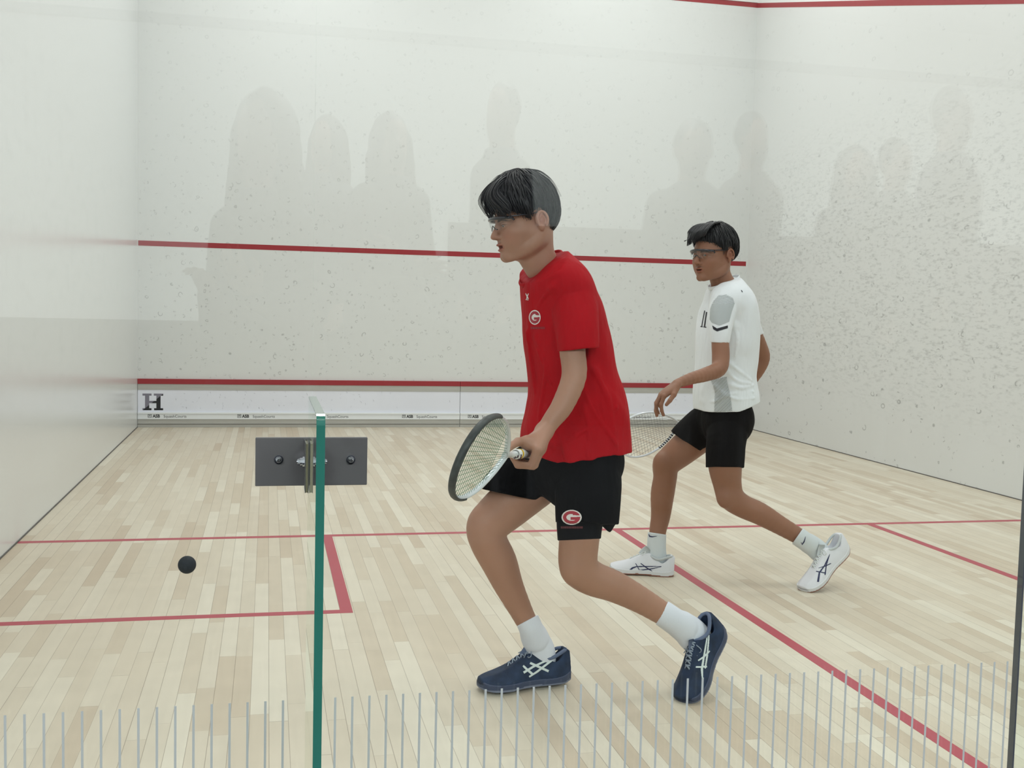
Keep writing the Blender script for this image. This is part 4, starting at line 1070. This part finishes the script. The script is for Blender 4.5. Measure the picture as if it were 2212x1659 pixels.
    decal('side_stripes', [u2], [stroke(0, [(1530.5, 1355), (1526, 1385), (1520, 1420), (1516, 1445), (1518, 1477)], [1, 3, 4, 5, 2]), stroke(0, [(1530.5, 1358), (1531, 1378), (1527, 1418), (1523, 1444)], [1, 3, 4, 3]),
        stroke(0, [(1508, 1427), (1520, 1419), (1533, 1406)], [3, 4, 3]), stroke(0, [(1503, 1441), (1527, 1440)], [3.5, 3.5])], pr, s2)
    # ---- printed marks on the clothes
    wp = mat('white_print', (.78, .74, .72), .5); rp = mat('dark_red_print', (.36, .01, .03), .5); rp2 = mat('crimson_print', (.40, .03, .05), .5); fp = mat('faint_print', (.30, .02, .03), .6)
    def G(cx, cy, rx, ry, wi, ri):
        bb = (cx-rx, cy-ry, cx+rx, cy+ry); U = lambda x, y: ((x-cx)/rx, (y-cy)/ry)
        def ring(x, y): u, v = U(x, y); return u*u+v*v <= 1
        def inner(x, y): u, v = U(x, y); return u*u+v*v <= .74
        def ctr(x, y):
            u, v = U(x, y); a = ((u-.0)/.52)**2+(v/.46)**2 <= 1 and not (u > -.12 and -.02 < v < .34)
            b = 0 < u < .95 and -.26 < v < -.06; c = u*u+v*v <= .95
            d = (-.2 < u < .0 and .0 < v < .34) and False
            return (a or b or d) and c and not (u > .12 and v < -.3)
        return [(wi, ring, bb), (ri, inner, bb), (wi, ctr, bb)]
    sh_ = G(1155.5, 685.5, 12.6, 15.8, 0, 1)
    ua = [stroke(2, [(1136, 634), (1139, 640), (1142, 646)], [1.6, 2.4, 1.6]), stroke(2, [(1142, 634), (1139.5, 640), (1138, 646)], [1.6, 2, 1.6]), stroke(2, [(1136, 647), (1142, 648)], [1.4, 1.4])]
    tx = []
    for i in range(14): tx.append(P_(3, [(1147+i*2.2, 706+(i % 3)*.2), (1148.6+i*2.2, 706), (1148.4+i*2.2, 711), (1147+i*2.2, 710.6)]))
    decal('chest_emblem', [sh], sh_, [wp, rp], sh); decal('maker_mark', [sh], ua, [wp, rp, wp], sh); decal('small_lettering', [sh], tx, [wp, rp, wp, fp], sh, .5)
    decal('leg_emblem', [so, ti], G(1235, 1117.5, 21.5, 16.2, 0, 1), [wp, rp2], so)
    tx = [P_(0, [(1212+i*3.4, 1137), (1214.6+i*3.4, 1137), (1214.4+i*3.4, 1141.5), (1212+i*3.4, 1141.8)]) for i in range(14)]
    decal('small_lettering', [so, ti], tx, [mat('dull_red_print', (.12, .02, .025), .6)], so, .5)
    # move everything under the person
    for o in list(hold.children): o.parent = None; chl(o, root)
    bpy.data.objects.remove(hold)
    # ---- racket
    ms = dict(frame=mat('white_racket_frame', (.66, .70, .72), .25, 0, .5, coat=.5), bumper=mat('black_bumper_guard', (.035, .042, .04), .5, var=(40, .5, (1, 1, 1))), strings=mat('green_strings', (.09, .22, .12), .4),
              shaft=mat('white_shaft_paint', (.66, .67, .66), .25, coat=.5), grip=mat('white_grip_tape', (.80, .80, .78), .6, bump=[(60, (1, 1, 1), .2, .002)]))
    Wd = at(1056, 905, 1.2)-at(976, 1073, 1.2)
    rk, q, A, Wv, Nn = racket(T, tip, Wd, .375, .112, None, ms, 'squash racket with green strings and black head guard, held by the player in red', (16, 18))
    ink = mat('dark_plum_print', (.06, .02, .05), .5)
    gr = [c_ for c_ in rk.children if c_.name.startswith('grip') or c_.name.startswith('shaft')]
    bpy.context.view_layer.update()
    yl = mat('yellow_grip_band', (.85, .55, .02), .5)
    g1 = T-A*.118; o = MB().tube([g1, g1-A*.012], [(.0152, .0142)]*2, 12, flat=Nn).build('grip_band', yl, None, True); chl(o, rk)
    def rwcopy(o):
        return o
    dm = MB()
    for a0, a1, ang, w_ in ((.068, .078, 1.0, .003), (.080, .090, .4, .004), (.082, .092, 1.4, .004), (.096, .104, .2, .0035), (.098, .112, 1.1, .003), (.106, .113, .7, .0035), (.060, .066, .6, .003)):
        s1v = nrm(np.cross(A, Nn)); r_ = .0135 if a0 > .088 else .0098
        for an in (ang,):
            pts = [T-A*(a0+(a1-a0)*i/5)+(Nn*math.sin(-2.2+an*1.2+i*.14)+s1v*math.cos(-2.2+an*1.2+i*.14))*(r_+.0013) for i in range(6)]
            dm.tube(pts, [(w_*.5, .0006)]*6, 6, flat=np.cross(A, pts[0]-T))
    o = dm.build('printed_lettering', ink, None, True); chl(o, rk)
    return root

# ---------------------------------------------------------------- far player, white shirt
def player_white():
    root = empty('person', tuple(at(1570, 1250, 3.2)*[1, 1, 0])); root['label'] = 'person in a white jersey and black shorts striding left with one arm behind the back'; root['category'] = 'person'
    bpy.context.view_layer.update(); hold = empty('hold')
    skin = mat('tanned_skin', (.28, .13, .076), .48, 0, .4, sss=.1, tint=True, var=(9, .06, (1, 1, 1)), bump=[(350, (1, 1, 1), .12, .0008)])
    h = Head((1575, 551), 3.10, 1.03, 35, 3, 1, 1, .95); h2 = Head((1575, 551), 3.10, 1.06, 35, 2, 1)
    f = Field(); add_head(f, h, .001, .95)
    f.chain([h.w((-.02, 0, -.05)), at(1555, 595, 3.18), at(1568, 628, 3.2)], [.052, .049, .056], .03)
    limb(f, [(1570, 640, 3.2, 34), (1570, 700, 3.2, 46), (1568, 790, 3.2, 42), (1568, 860, 3.2, 38), (1566, 905, 3.21, 32)], .03)
    f.cone(at(1570, 648, 3.07), at(1580, 648, 3.34), .05, .05, .03)
    limb(f, [(1565, 655, 3.06, 24), (1558, 700, 3.03, 20), (1556, 740, 3.0, 18.5), (1557, 772, 2.98, 18.5), (1552, 797, 2.95, 17), (1524, 809, 2.92, 15), (1492, 818, 2.88, 12.5), (1462, 829, 2.85, 9.5)], .02)
    limb(f, [(1592, 655, 3.34, 22), (1620, 705, 3.40, 18), (1640, 745, 3.44, 15.5), (1648, 774, 3.46, 14.5), (1634, 806, 3.48, 13), (1608, 842, 3.53, 9.5)], .02)
    wr_ = at(1463, 829, 2.85)
    relaxed_hand(f, wr_, (-.80, .05, -.60), (-.55, .0, .80), (0, -1, 0), .97, spread=.12, fingers=[(34, 28, 18), (22, 30, 18), (26, 36, 22), (34, 38, 24)])
    limb(f, [(1555, 910, 3.29, 32), (1508, 945, 3.36, 35), (1474, 972, 3.40, 33), (1440, 1003, 3.42, 28), (1437, 1030, 3.42, 25), (1431, 1068, 3.42, 25), (1427, 1115, 3.42, 20.5), (1420, 1155, 3.41, 17.5), (1420, 1210, 3.40, 17)], .03)
    limb(f, [(1572, 915, 3.165, 32), (1568, 955, 3.11, 34), (1566, 1000, 3.07, 36), (1571, 1045, 3.06, 30), (1579, 1073, 3.06, 28), (1602, 1092, 3.06, 25), (1640, 1109, 3.05, 24), (1680, 1132, 3.04, 20.5), (1724, 1158, 3.04, 17.5), (1755, 1180, 3.05, 14)], .03)
    P, _ = JR([(1428, 998, 3.40, 24), (1566, 1078, 3.03, 24)])
    f.ell(P[0], (.034, .03, .04), k=.03); f.ell(P[1], (.034, .03, .038), k=.03)
    # racket hand behind the back
    T = at(1466, 914, 3.60); tip = at(1316, 962, 3.52); A = nrm(tip-T)
    hb = T-A*.19; wf = at(1608, 842, 3.53); e1 = nrm(np.cross(A, (0, 1, 0))); e1 = e1 if e1[2] > 0 else -e1; e2 = nrm(np.cross(e1, A))
    for i in range(4):
        s_ = .15+.02*i; ax = lambda th, r: T-A*s_+r*(math.cos(th)*e1-math.sin(th)*e2)
        pp = [ax(-.2, .043), ax(.9, .043), ax(1.9, .033), ax(2.8, .024)]
        f.cone(wf, pp[0], .016, .012, .015)
        for j in range(3): f.cone(pp[j], pp[j+1], .010-.0006*j, .0095-.0006*j, .004)
    f.cone(wf, T-A*.16+e1*.02-e2*(-.02), .015, .012, .01); f.cone(T-A*.16+e1*.02+e2*.02, T-A*.12+e1*.012+e2*.022, .011, .009, .004)
    zn = at(1560, 614, 3.2)[2]; zl = at(1566, 905, 3.2)[2]; lo, hi = f.bounds(); yb = 3.085
    hb0 = h.o-np.array([.16, .16, 0]); hb1 = h.o+np.array([.16, .16, .17])
    body = multires('body', f, [
        ((hb0[0], hb0[1], zn-.003), (hb1[0]+.06, hb1[1]+.1, hb1[2]), .0022),
        ((lo[0], yb, zl-.006), (hi[0], hi[1], zn+.003), .0045),
        ((lo[0], lo[1], zl-.006), (hi[0], yb+.004, zn+.003), .003),
        ((lo[0], lo[1], lo[2]), (hi[0], hi[1], zl), .0042)], skin, None)
    set_tint(body.data, head_tint(h, lips=(.92, .64, .62), cheek=.05, stubble=.75)); chl(body, root)
    eyes(h, hold, look=(.92, .38, -.05), iris=(.02, .012, .01))
    hm = mat('black_wavy_hair', (.007, .007, .009), .45, 0, .4, bump=[(900, (1, 1, .2), .3, .001)])
    def th(a): return float(np.interp(abs(a), [0, 25, 50, 66, 76, 90, 104, 118, 135, 180], [78, 81, 88, 99, 112, 97, 92, 116, 128, 133]))
    rg = random.Random(8); tips = []
    for k in range(150):
        y = rg.uniform(-.07, .075); q = rg.uniform(0, 1); e = .03*max(0, y/.07)
        tips.append(([(-.01, y*.5, .130+.004*q), (.055, y*.8, .122+.006*q), (.094, y*.85, .096+.006*q), (.112-.2*abs(y), y*.75-.008, .072+.008*q), (.112+.014*q-.32*abs(y), y*.62-.02, .044-.010*q+e)], .0034))
    for k in range(9):
        q = rg.uniform(0, 1); tips.append(([(.05, -.02, .12), (.095, -.035, .094), (.118, -.038+.01*q, .064), (.134+.012*q, -.04+.012*q, .050+.006*q)], .0045))
    tw = lambda ph, t: .25*math.sin(ph)*t
    hair(h2, hold, hm, (-.008, 0, .036), (.102, .086, .098), th, 1400, tw, .0036, .008, 11, tips)
    goggles(h, hold, drop=.003)
    wh = mat('white_jersey', (.80, .83, .85), .6, 0, .3, sheen=.1, bump=cloth_bump)
    fn, lo, hi, surf = loft([(598, 1560, 1594, 3.19, .07), (612, 1544, 1600, 3.19, .12), (630, 1535, 1611, 3.2, .165), (652, 1529, 1622, 3.2, .185), (676, 1519, 1628, 3.2, .185), (710, 1513, 1631, 3.2, .178), (745, 1511, 1631, 3.2, .17), (778, 1509.5, 1629, 3.2, .162),
        (808, 1508, 1624.5, 3.2, .158), (830, 1505.5, 1627, 3.2, .16), (852, 1504.5, 1631, 3.2, .166), (875, 1505, 1632, 3.2, .166), (905, 1508, 1632, 3.2, .164)], 2.2)
    f = Field(); A_, B_, C_ = at(1540, 624, 3.12), at(1588, 598, 3.2), at(1547, 606, 3.28); kp = at(1570, 750, 3.2)
    f.cut = amax(hemcut([(1490, 868), (1506, 880), (1520, 891), (1554, 893), (1593, 889), (1632, 875), (1645, 872)], 3.05), plane3(A_, B_, C_, kp)); f.add(fn, lo, hi, .01)
    f.cut = plane3(A_, B_, C_, kp); f.cone(at(1575, 645, 3.09), at(1582, 645, 3.32), .055, .055, .05)
    f.cut = pxcut((1534, 739), (1576, 742), 3.0, (1556, 700)); limb(f, [(1568, 648, 3.08, 31), (1561, 675, 3.04, 28), (1556, 710, 3.01, 23), (1555, 745, 3.0, 20.5), (1555, 765, 2.99, 20)], .05)
    f.cut = pxcut((1622, 731), (1648, 720), 3.42, (1610, 690)); limb(f, [(1592, 650, 3.32, 28), (1613, 690, 3.38, 24), (1629, 722, 3.42, 19), (1640, 748, 3.44, 18)], .05)
    f.cut = None
    folds(f, surf, [([(1575, 785), (1595, 800), (1622, 822)], 4.5), ([(1570, 800), (1592, 823), (1620, 828)], 4.5), ([(1522, 842), (1534, 848), (1548, 843)], 3.5), ([(1580, 832), (1602, 838), (1626, 832)], 4), ([(1520, 866), (1545, 867), (1575, 852), (1626, 846)], 5), ([(1560, 850), (1590, 862), (1628, 860)], 4), ([(1585, 700), (1592, 730), (1588, 770)], 4), ([(1545, 835), (1565, 850), (1580, 858)], 3.5)], .005)
    f.add(rumple(.0020, 30, 14), lo-.1, hi+.1, .01, 'disp')
    f.cone(at(1556, 752, 2.995), at(1557, 733, 3.003), .0365, .034, .003, 'sub')
    sh = solid('jersey', f, .0042, wh, hold, lo-np.array([.05, .16, 0]), hi+np.array([.12, .2, .02]))
    n_ = nrm(np.cross(B_-A_, C_-A_)); uu = nrm(B_-A_); vv = np.cross(n_, uu); cen = at(1564, 610, 3.195); la = np.linalg.norm(B_-A_)/2
    MB().tube([cen+uu*math.cos(2*math.pi*k/36)*la+vv*math.sin(2*math.pi*k/36)*.064 for k in range(36)], [(.003, .009)]*36, 8, flat=n_, closed=True).build('collar', wh, sh, True)
    blk = mat('black_shorts_fabric', (.006, .005, .005), .8, 0, .12, bump=cloth_bump)
    f = Field()
    limb(f, [(1568, 880, 3.2, 50), (1568, 910, 3.2, 54)], .04)
    f.cone(at(1576, 908, 3.15), at(1560, 905, 3.27), .095, .092, .05)
    f.cut = pxcut((1449, 931), (1522, 981), 3.38, (1530, 920)); limb(f, [(1550, 905, 3.3, 48), (1515, 925, 3.34, 42), (1487, 950, 3.38, 41), (1468, 975, 3.4, 41)], .05)
    f.cut = pxcut((1520, 1008), (1612, 1009), 3.07, (1560, 950)); limb(f, [(1575, 905, 3.155, 46), (1569, 950, 3.10, 43), (1566, 1000, 3.07, 40), (1566, 1030, 3.07, 40)], .05)
    f.cut = None; f.add(rumple(.0018, 30, 3), lo-.4, hi+.3, .01, 'disp')
    so = solid('shorts', f, .004, blk, hold)
    sk = mat('white_crew_sock', (.66, .70, .72), .8, 0, .2, bump=[(400, (1, 1, .1), .4, .002)])
    f = Field(); f.cut = pxcut((1398, 1150), (1440, 1156), 3.4, (1420, 1200)); limb(f, [(1420, 1140, 3.41, 19.5), (1419, 1160, 3.41, 19.5), (1418, 1185, 3.405, 20), (1419, 1212, 3.40, 22)], .01); s1 = solid('sock', f, .0032, sk, hold)
    f = Field(); f.cut = pxcut((1712, 1175), (1736, 1141), 3.03, (1760, 1190)); limb(f, [(1714, 1152, 3.03, 20), (1726, 1160, 3.03, 20), (1748, 1176, 3.045, 20)], .01); limb(f, [(1748, 1174, 3.05, 21), (1768, 1190, 3.06, 23), (1782, 1206, 3.06, 20)], .01, sq=(nrm(np.cross((-.78, -.35, .62), (-.6, -.3, -.7))), .75)); s2 = solid('sock', f, .0032, sk, hold)
    nv = mat('navy_print', (.012, .014, .075), .4); bk = mat('black_jersey_print', (.006, .006, .014), .5); gy = mat('grey_mesh_panel', (.43, .46, .46), .7, bump=[(900, (1, 1, 1), .3, .001)]); gl = mat('grey_hatch_print', (.26, .28, .27), .6)
    decal('sock_tick', [s1], [stroke(0, [(1401.5, 1154), (1403.5, 1158.5), (1409, 1159.5), (1419.5, 1158)], [1.5, 3.2, 2.4, .6])], nv, s1, .35)
    decal('sock_tick', [s2], [stroke(0, [(1730.5, 1171.5), (1732.5, 1176), (1737, 1170), (1740, 1159)], [1.5, 3, 2.4, .6])], nv, s2, .35)
    m = dict(upper=mat('white_shoe_upper', (.76, .76, .80), .5, 0, .3, bump=[(500, (1, 1, 1), .3, .001)]), sole=mat('white_midsole', (.72, .72, .74), .5), out=mat('gum_outsole', (.30, .13, .09), .5), line=mat('pale_grey_lining', (.52, .55, .56), .7), lace=mat('white_laces', (.72, .74, .73), .7))
    toe = at(1317, 1232, 3.46); heel = at(1455, 1246, 3.34)
    sA, uA, _, _ = shoe(hold, toe, heel, (0, 0, 1), np.linalg.norm(toe-heel), m)
    decal('side_stripes', [uA], [stroke(0, [(1361, 1232), (1366, 1227), (1375, 1224), (1395, 1223.5), (1429, 1223.5)], [4, 3.5, 2, 2, .8]), stroke(0, [(1429, 1224), (1406, 1229), (1380, 1232)], [.8, 2, 2]), stroke(0, [(1373, 1217), (1382, 1233)], [1.6, 1.6]), stroke(0, [(1384, 1217), (1396, 1226), (1409, 1234)], [1.6, 2.2, 1.6])], nv, sA, .45)
    toe = at(1738, 1281, 2.99); heel = at(1829, 1187, 3.09)
    sB, uB, _, _ = shoe(hold, toe, heel, (-.78, -.35, .62), np.linalg.norm(toe-heel), m)
    decal('side_stripes', [uB], [stroke(0, [(1792.5, 1197), (1787, 1209), (1781, 1222), (1770, 1237), (1767, 1257)], [.8, 2, 2.4, 3.5, 4.5]), stroke(0, [(1792.5, 1197), (1785, 1220), (1782, 1242)], [.8, 2, 2.4]), stroke(0, [(1763, 1234), (1784, 1238)], [2, 2]), stroke(0, [(1768, 1227), (1782, 1223), (1795, 1217)], [1, 2, 1.6])], nv, sB, .45)
    slv = inpoly([(1533, 690), (1534, 668), (1540, 652), (1552, 638), (1568, 636), (1583, 644), (1587, 655), (1581, 672), (1575, 695), (1554, 703), (1538, 697)])
    decal('sleeve_panel', [sh], [(0, lambda x, y: slv(x, y) and (y > 656 or (y+.25*x) % 3.2 > 1.3), (1530, 634, 1590, 705))], gy, sh, .5)
    decal('chevron', [sh], [P_(0, [(1538.5, 703), (1549, 709.5), (1572, 703), (1572, 709), (1549, 716), (1541, 711.5)])], bk, sh, .4)
    pan = inpoly([(1536, 822), (1570, 813), (1571, 825), (1577, 850), (1582, 888), (1543, 891), (1544, 845)])
    decal('hatched_side_panel', [sh], [(0, lambda x, y: pan(x, y) and (x+y) % 3.4 < 1.5, (1535, 812, 1584, 893))], gl, sh, .45)
    decal('chest_lettering', [sh], [stroke(0, [(1522.5, 671), (1519, 688), (1516, 705)], [2.4, 2, 2]), stroke(0, [(1526.5, 674), (1524, 690), (1522, 705)], [3, 2.6, 3]), stroke(0, [(1513, 705), (1518, 706)], [2, 2]), stroke(0, [(1519.5, 706), (1526, 707)], [2, 2])], bk, sh, .4)
    decal('collar_mark', [sh], [stroke(0, [(1601, 627), (1604, 631)], [1.6, 1.6])], bk, sh, .4)
    for o in list(hold.children): o.parent = None; chl(o, root)
    bpy.data.objects.remove(hold)
    ms = dict(frame=mat('white_frame_paint', (.72, .75, .78), .25, 0, .5, coat=.5), bumper=mat('white_bumper', (.60, .62, .62), .4), strings=mat('grey_strings', (.14, .14, .14), .4), shaft=mat('white_throat_paint', (.7, .72, .74), .25), grip=mat('black_grip', (.02, .02, .02), .7))
    rk, q, A, Wv, Nn = racket(T, tip, (0.15, 0, 1), .36, .105, None, ms, 'white squash racket with grey strings, held behind the body of the player in white', (14, 17), bumper=False)
    mb = MB(); rd = MB()
    for i in range(11):                                   # dark blocks printed along the lower side of the frame
        s_ = .04+.032*i; wv = -float(np.interp(s_, [0, .06, .12, .22, .35, .5, .62], [0, .24, .42, .64, .85, .975, 1]))
        d_ = nrm(q(s_+.01, wv*1.02)-q(s_, wv)); c0 = q(s_, wv)
        (rd if i > 9 else mb).tube([c0, c0+(q(s_+.016, -float(np.interp(s_+.016, [0, .06, .12, .22, .35, .5, .62], [0, .24, .42, .64, .85, .975, 1])))-c0)], (.0056, .0090), 10, flat=Nn) if False else mb.tube([c0, q(s_+.016, -float(np.interp(s_+.016, [0, .06, .12, .22, .35, .5, .62], [0, .24, .42, .64, .85, .975, 1])))], [(.0056, .0091)]*2, 10, flat=Nn)
    o = mb.build('frame_print', bk, None, True); chl(o, rk)
    return root
player_red()
player_white()
# ---------------------------------------------------------------- onlookers in the lobby (the photo shows them mirrored in the glass)
def onlooker(px, ptop, Yd, hw, label, turn=0, long_hair=False, head=.078, cloth=(.03, .03, .035), legs=(.02, .022, .03), step=.4, arms='down', haircol=(.02, .015, .012), seed=0, sl=None):
    P = at(px, ptop, Yd); X, Y, ZT = P[0], -Yd, P[2]; Hh = ZT-step; u = Hh/1.75
    root = empty('person', (X, Y, step)); tag(root, label, 'person', 'onlookers standing in the lobby'); bpy.context.view_layer.update()
    c, s = math.cos(math.radians(turn)), math.sin(math.radians(turn))
    def L(x, y, z): return np.array([X+(x*c-y*s)*1.0, Y+(x*s+y*c), step+z*u])        # local: +y faces the glass
    sk = mat('backlit_skin', (.22, .13, .09), .55); cl = mat('dark_jacket', cloth, .8); tr = mat('dark_trousers', legs, .8); hm = mat('dark_hair', haircol, .6); sm = mat('black_shoes', (.01, .01, .012), .5)  # onlookers' skin colour is darkened to stand for their backlit faces
    f = Field(); zt = 1.75; hc = zt-.115
    f.ell(L(0, 0, hc+.012), (head, head*1.2, .105*u), np.array([[c, s, 0], [-s, c, 0], [0, 0, 1]])); f.ell(L(0, .03, hc-.05), (head*.78, head*.9, .07*u), k=.02)
    f.ell(L(0, head*1.22, hc-.015), (.012, .016, .022)); 
    for q in (1, -1): f.ell(L(q*head, 0, hc-.01), (.012, .018, .03), k=.004)
    f.cone(L(0, 0, hc-.06), L(0, -.01, 1.44), .052, .06, .03); f.cone(L(0, 0, 1.40), L(0, 0, .9), .08, .10, .05)
    for q in (1, -1):
        sh = L(q*(hw-.05), 0, 1.40)
        if arms == 'down': el = L(q*(hw+.0), -.02, 1.12); wr = L(q*(hw-.02), .08, .88); dv = (0, .25, -1)
        elif arms == 'front': el = L(q*(hw-.01), .02, 1.12); wr = L(q*.07, .20, 1.20); dv = (-.2*q, .7, .5)
        else: el = L(q*(hw+.01), -.02, 1.13); wr = L(-q*.03, .17, 1.12+.03*q); dv = (-q, .1, 0)
        f.cone(sh, el, .04, .034, .02); f.cone(el, wr, .034, .024, .01)
        d3 = nrm(np.array([dv[0]*c-dv[1]*s, dv[0]*s+dv[1]*c, dv[2]])); n3 = nrm(np.cross(d3, (q*c, q*s, .3)))
        relaxed_hand(f, wr, d3, n3, (0, 1, 0), .95)
        f.chain([L(q*.09, 0, .92), L(q*.10, .01, .50), L(q*.10, -.01, .08)], [.075, .052, .038], .02)
    lo, hi = f.bounds(); chl(solid('body', f, .0085, sk, None, lo, hi), root)
    f = Field(); d = min(.13, hw*.75)
    def tor(Xa, Ya, Za):
        x = (Xa-X)*c+(Ya-Y)*s; y = -(Xa-X)*s+(Ya-Y)*c; z = (Za-step)/u
        ww = np.interp(z, [.80, .95, 1.15, 1.32, 1.40, 1.45, 1.49], [hw*.92, hw*.93, hw*.9, hw, hw*.97, hw*.62, .065]); dd = np.interp(z, [.80, 1.1, 1.35, 1.49], [d, d*.95, d, .06])
        q = (np.abs(x/ww)**2.4+np.abs(y/dd)**2.4)**(1/2.4); return np.maximum((q-1)*np.minimum(ww, dd), np.maximum(.80-z, z-1.49)*u)
    f.add(tor, L(0, 0, .8)-np.array([hw+.06, hw+.06, 0]), L(0, 0, 1.49)+np.array([hw+.06, hw+.06, 0]), .02)
    for q in (1, -1):
        sh = L(q*(hw-.05), 0, 1.39)
        if arms == 'down': el = L(q*(hw+.0), -.02, 1.12); wr = L(q*(hw-.02), .08, .90)
        elif arms == 'front': el = L(q*(hw-.01), .02, 1.12); wr = L(q*.07, .19, 1.19)
        else: el = L(q*(hw+.01), -.02, 1.13); wr = L(-q*.02, .165, 1.12+.03*q)
        f.cone(sh, el, .056, .048, .03); f.cone(el, wr, .048, .036, .012)
    chl(solid('jacket', f, .0095, cl, None), root)
    f = Field()
    f.cone(L(-.07, 0, .90), L(.07, 0, .90), .115, .115, .02)
    for q in (1, -1): f.chain([L(q*.09, 0, .88), L(q*.10, .01, .50), L(q*.10, -.01, .07)], [.095, .07, .062], .02)
    chl(solid('trousers', f, .011, tr, None), root)
    for q in (1, -1):
        f = Field(); f.cone(L(q*.10, -.05, .0)+(0, 0, .036), L(q*.115, .14, .0)+(0, 0, .034), .040, .034, .01); f.cone(L(q*.10, -.03, .08), L(q*.10, 0, .03)+(0, 0, .01), .042, .036, .02)
        f.add(lambda Xa, Ya, Za: step+.001-Za+0*Xa+0*Ya, lo, hi, .01, 'and'); chl(solid('shoe', f, .009, sm, None), root)
    f = Field(); f.ell(L(0, -.016, hc+.028), (head*1.14, head*1.26, .108*u), np.array([[c, s, 0], [-s, c, 0], [0, 0, 1]]))
    if long_hair:
        f.chain([L(0, -.04, hc), L(0, -.06, hc-.13), L(0, -.07, hc-.30)], [head*1.22, head*1.3, head*1.0], .04)
        for q in (1, -1): f.chain([L(q*head*.8, 0, hc), L(q*head*1.05, .0, hc-.14), L(q*head*1.0, .03, hc-.30)], [.035, .04, .03], .03)
    f.ell(L(0, head*1.15, hc-.035), (head*.80, head*.62, .085*u), np.array([[c, s, 0], [-s, c, 0], [0, 0, 1]]), .006, 'sub')
    f.add(rumple(.003, 60, seed), lo, hi, .01, 'disp')
    chl(solid('hair', f, .0075, hm, None), root)
    return root
onlooker(570, 205, 1.86, .15, 'person with long hair, largest and leftmost grey silhouette mirrored in the glass', 25, True, .074, step=0, arms='front', seed=1)
onlooker(705, 257, 3.7, .14, 'slim person with long hair, second silhouette from the left mirrored in the glass', 35, True, .064, seed=2, cloth=(.05, .05, .06))
onlooker(845, 250, 2.95, .155, 'person with long hair, third silhouette from the left mirrored in the glass', -15, True, .062, arms='fold', seed=3, cloth=(.04, .035, .04))
onlooker(1085, 185, 3.2, .135, 'tall slim short-haired person mirrored directly above the head of the player in red', 50, False, .060, seed=4, cloth=(.03, .035, .05))
onlooker(1497, 268, 3.0, .185, 'broad-shouldered person mirrored on the front wall above the head of the player in white', 10, False, .074, seed=5, cloth=(.04, .04, .04))
onlooker(1625, 250, 3.6, .17, 'person mirrored across the corner of front wall and right wall', -20, False, .066, seed=6, cloth=(.06, .045, .04))
onlooker(1848, 322, 3.5, .17, 'shorter person mirrored on the right wall, leftmost of three there', 15, True, .076, seed=7, cloth=(.05, .05, .055))
onlooker(1935, 305, 3.9, .15, 'shorter person mirrored on the right wall, middle of three there', -10, False, .072, seed=8, cloth=(.045, .05, .05))
onlooker(2058, 195, 3.0, .165, 'tall person with short hair mirrored at the far right of the right wall', -25, False, .068, seed=9, cloth=(.03, .03, .045))
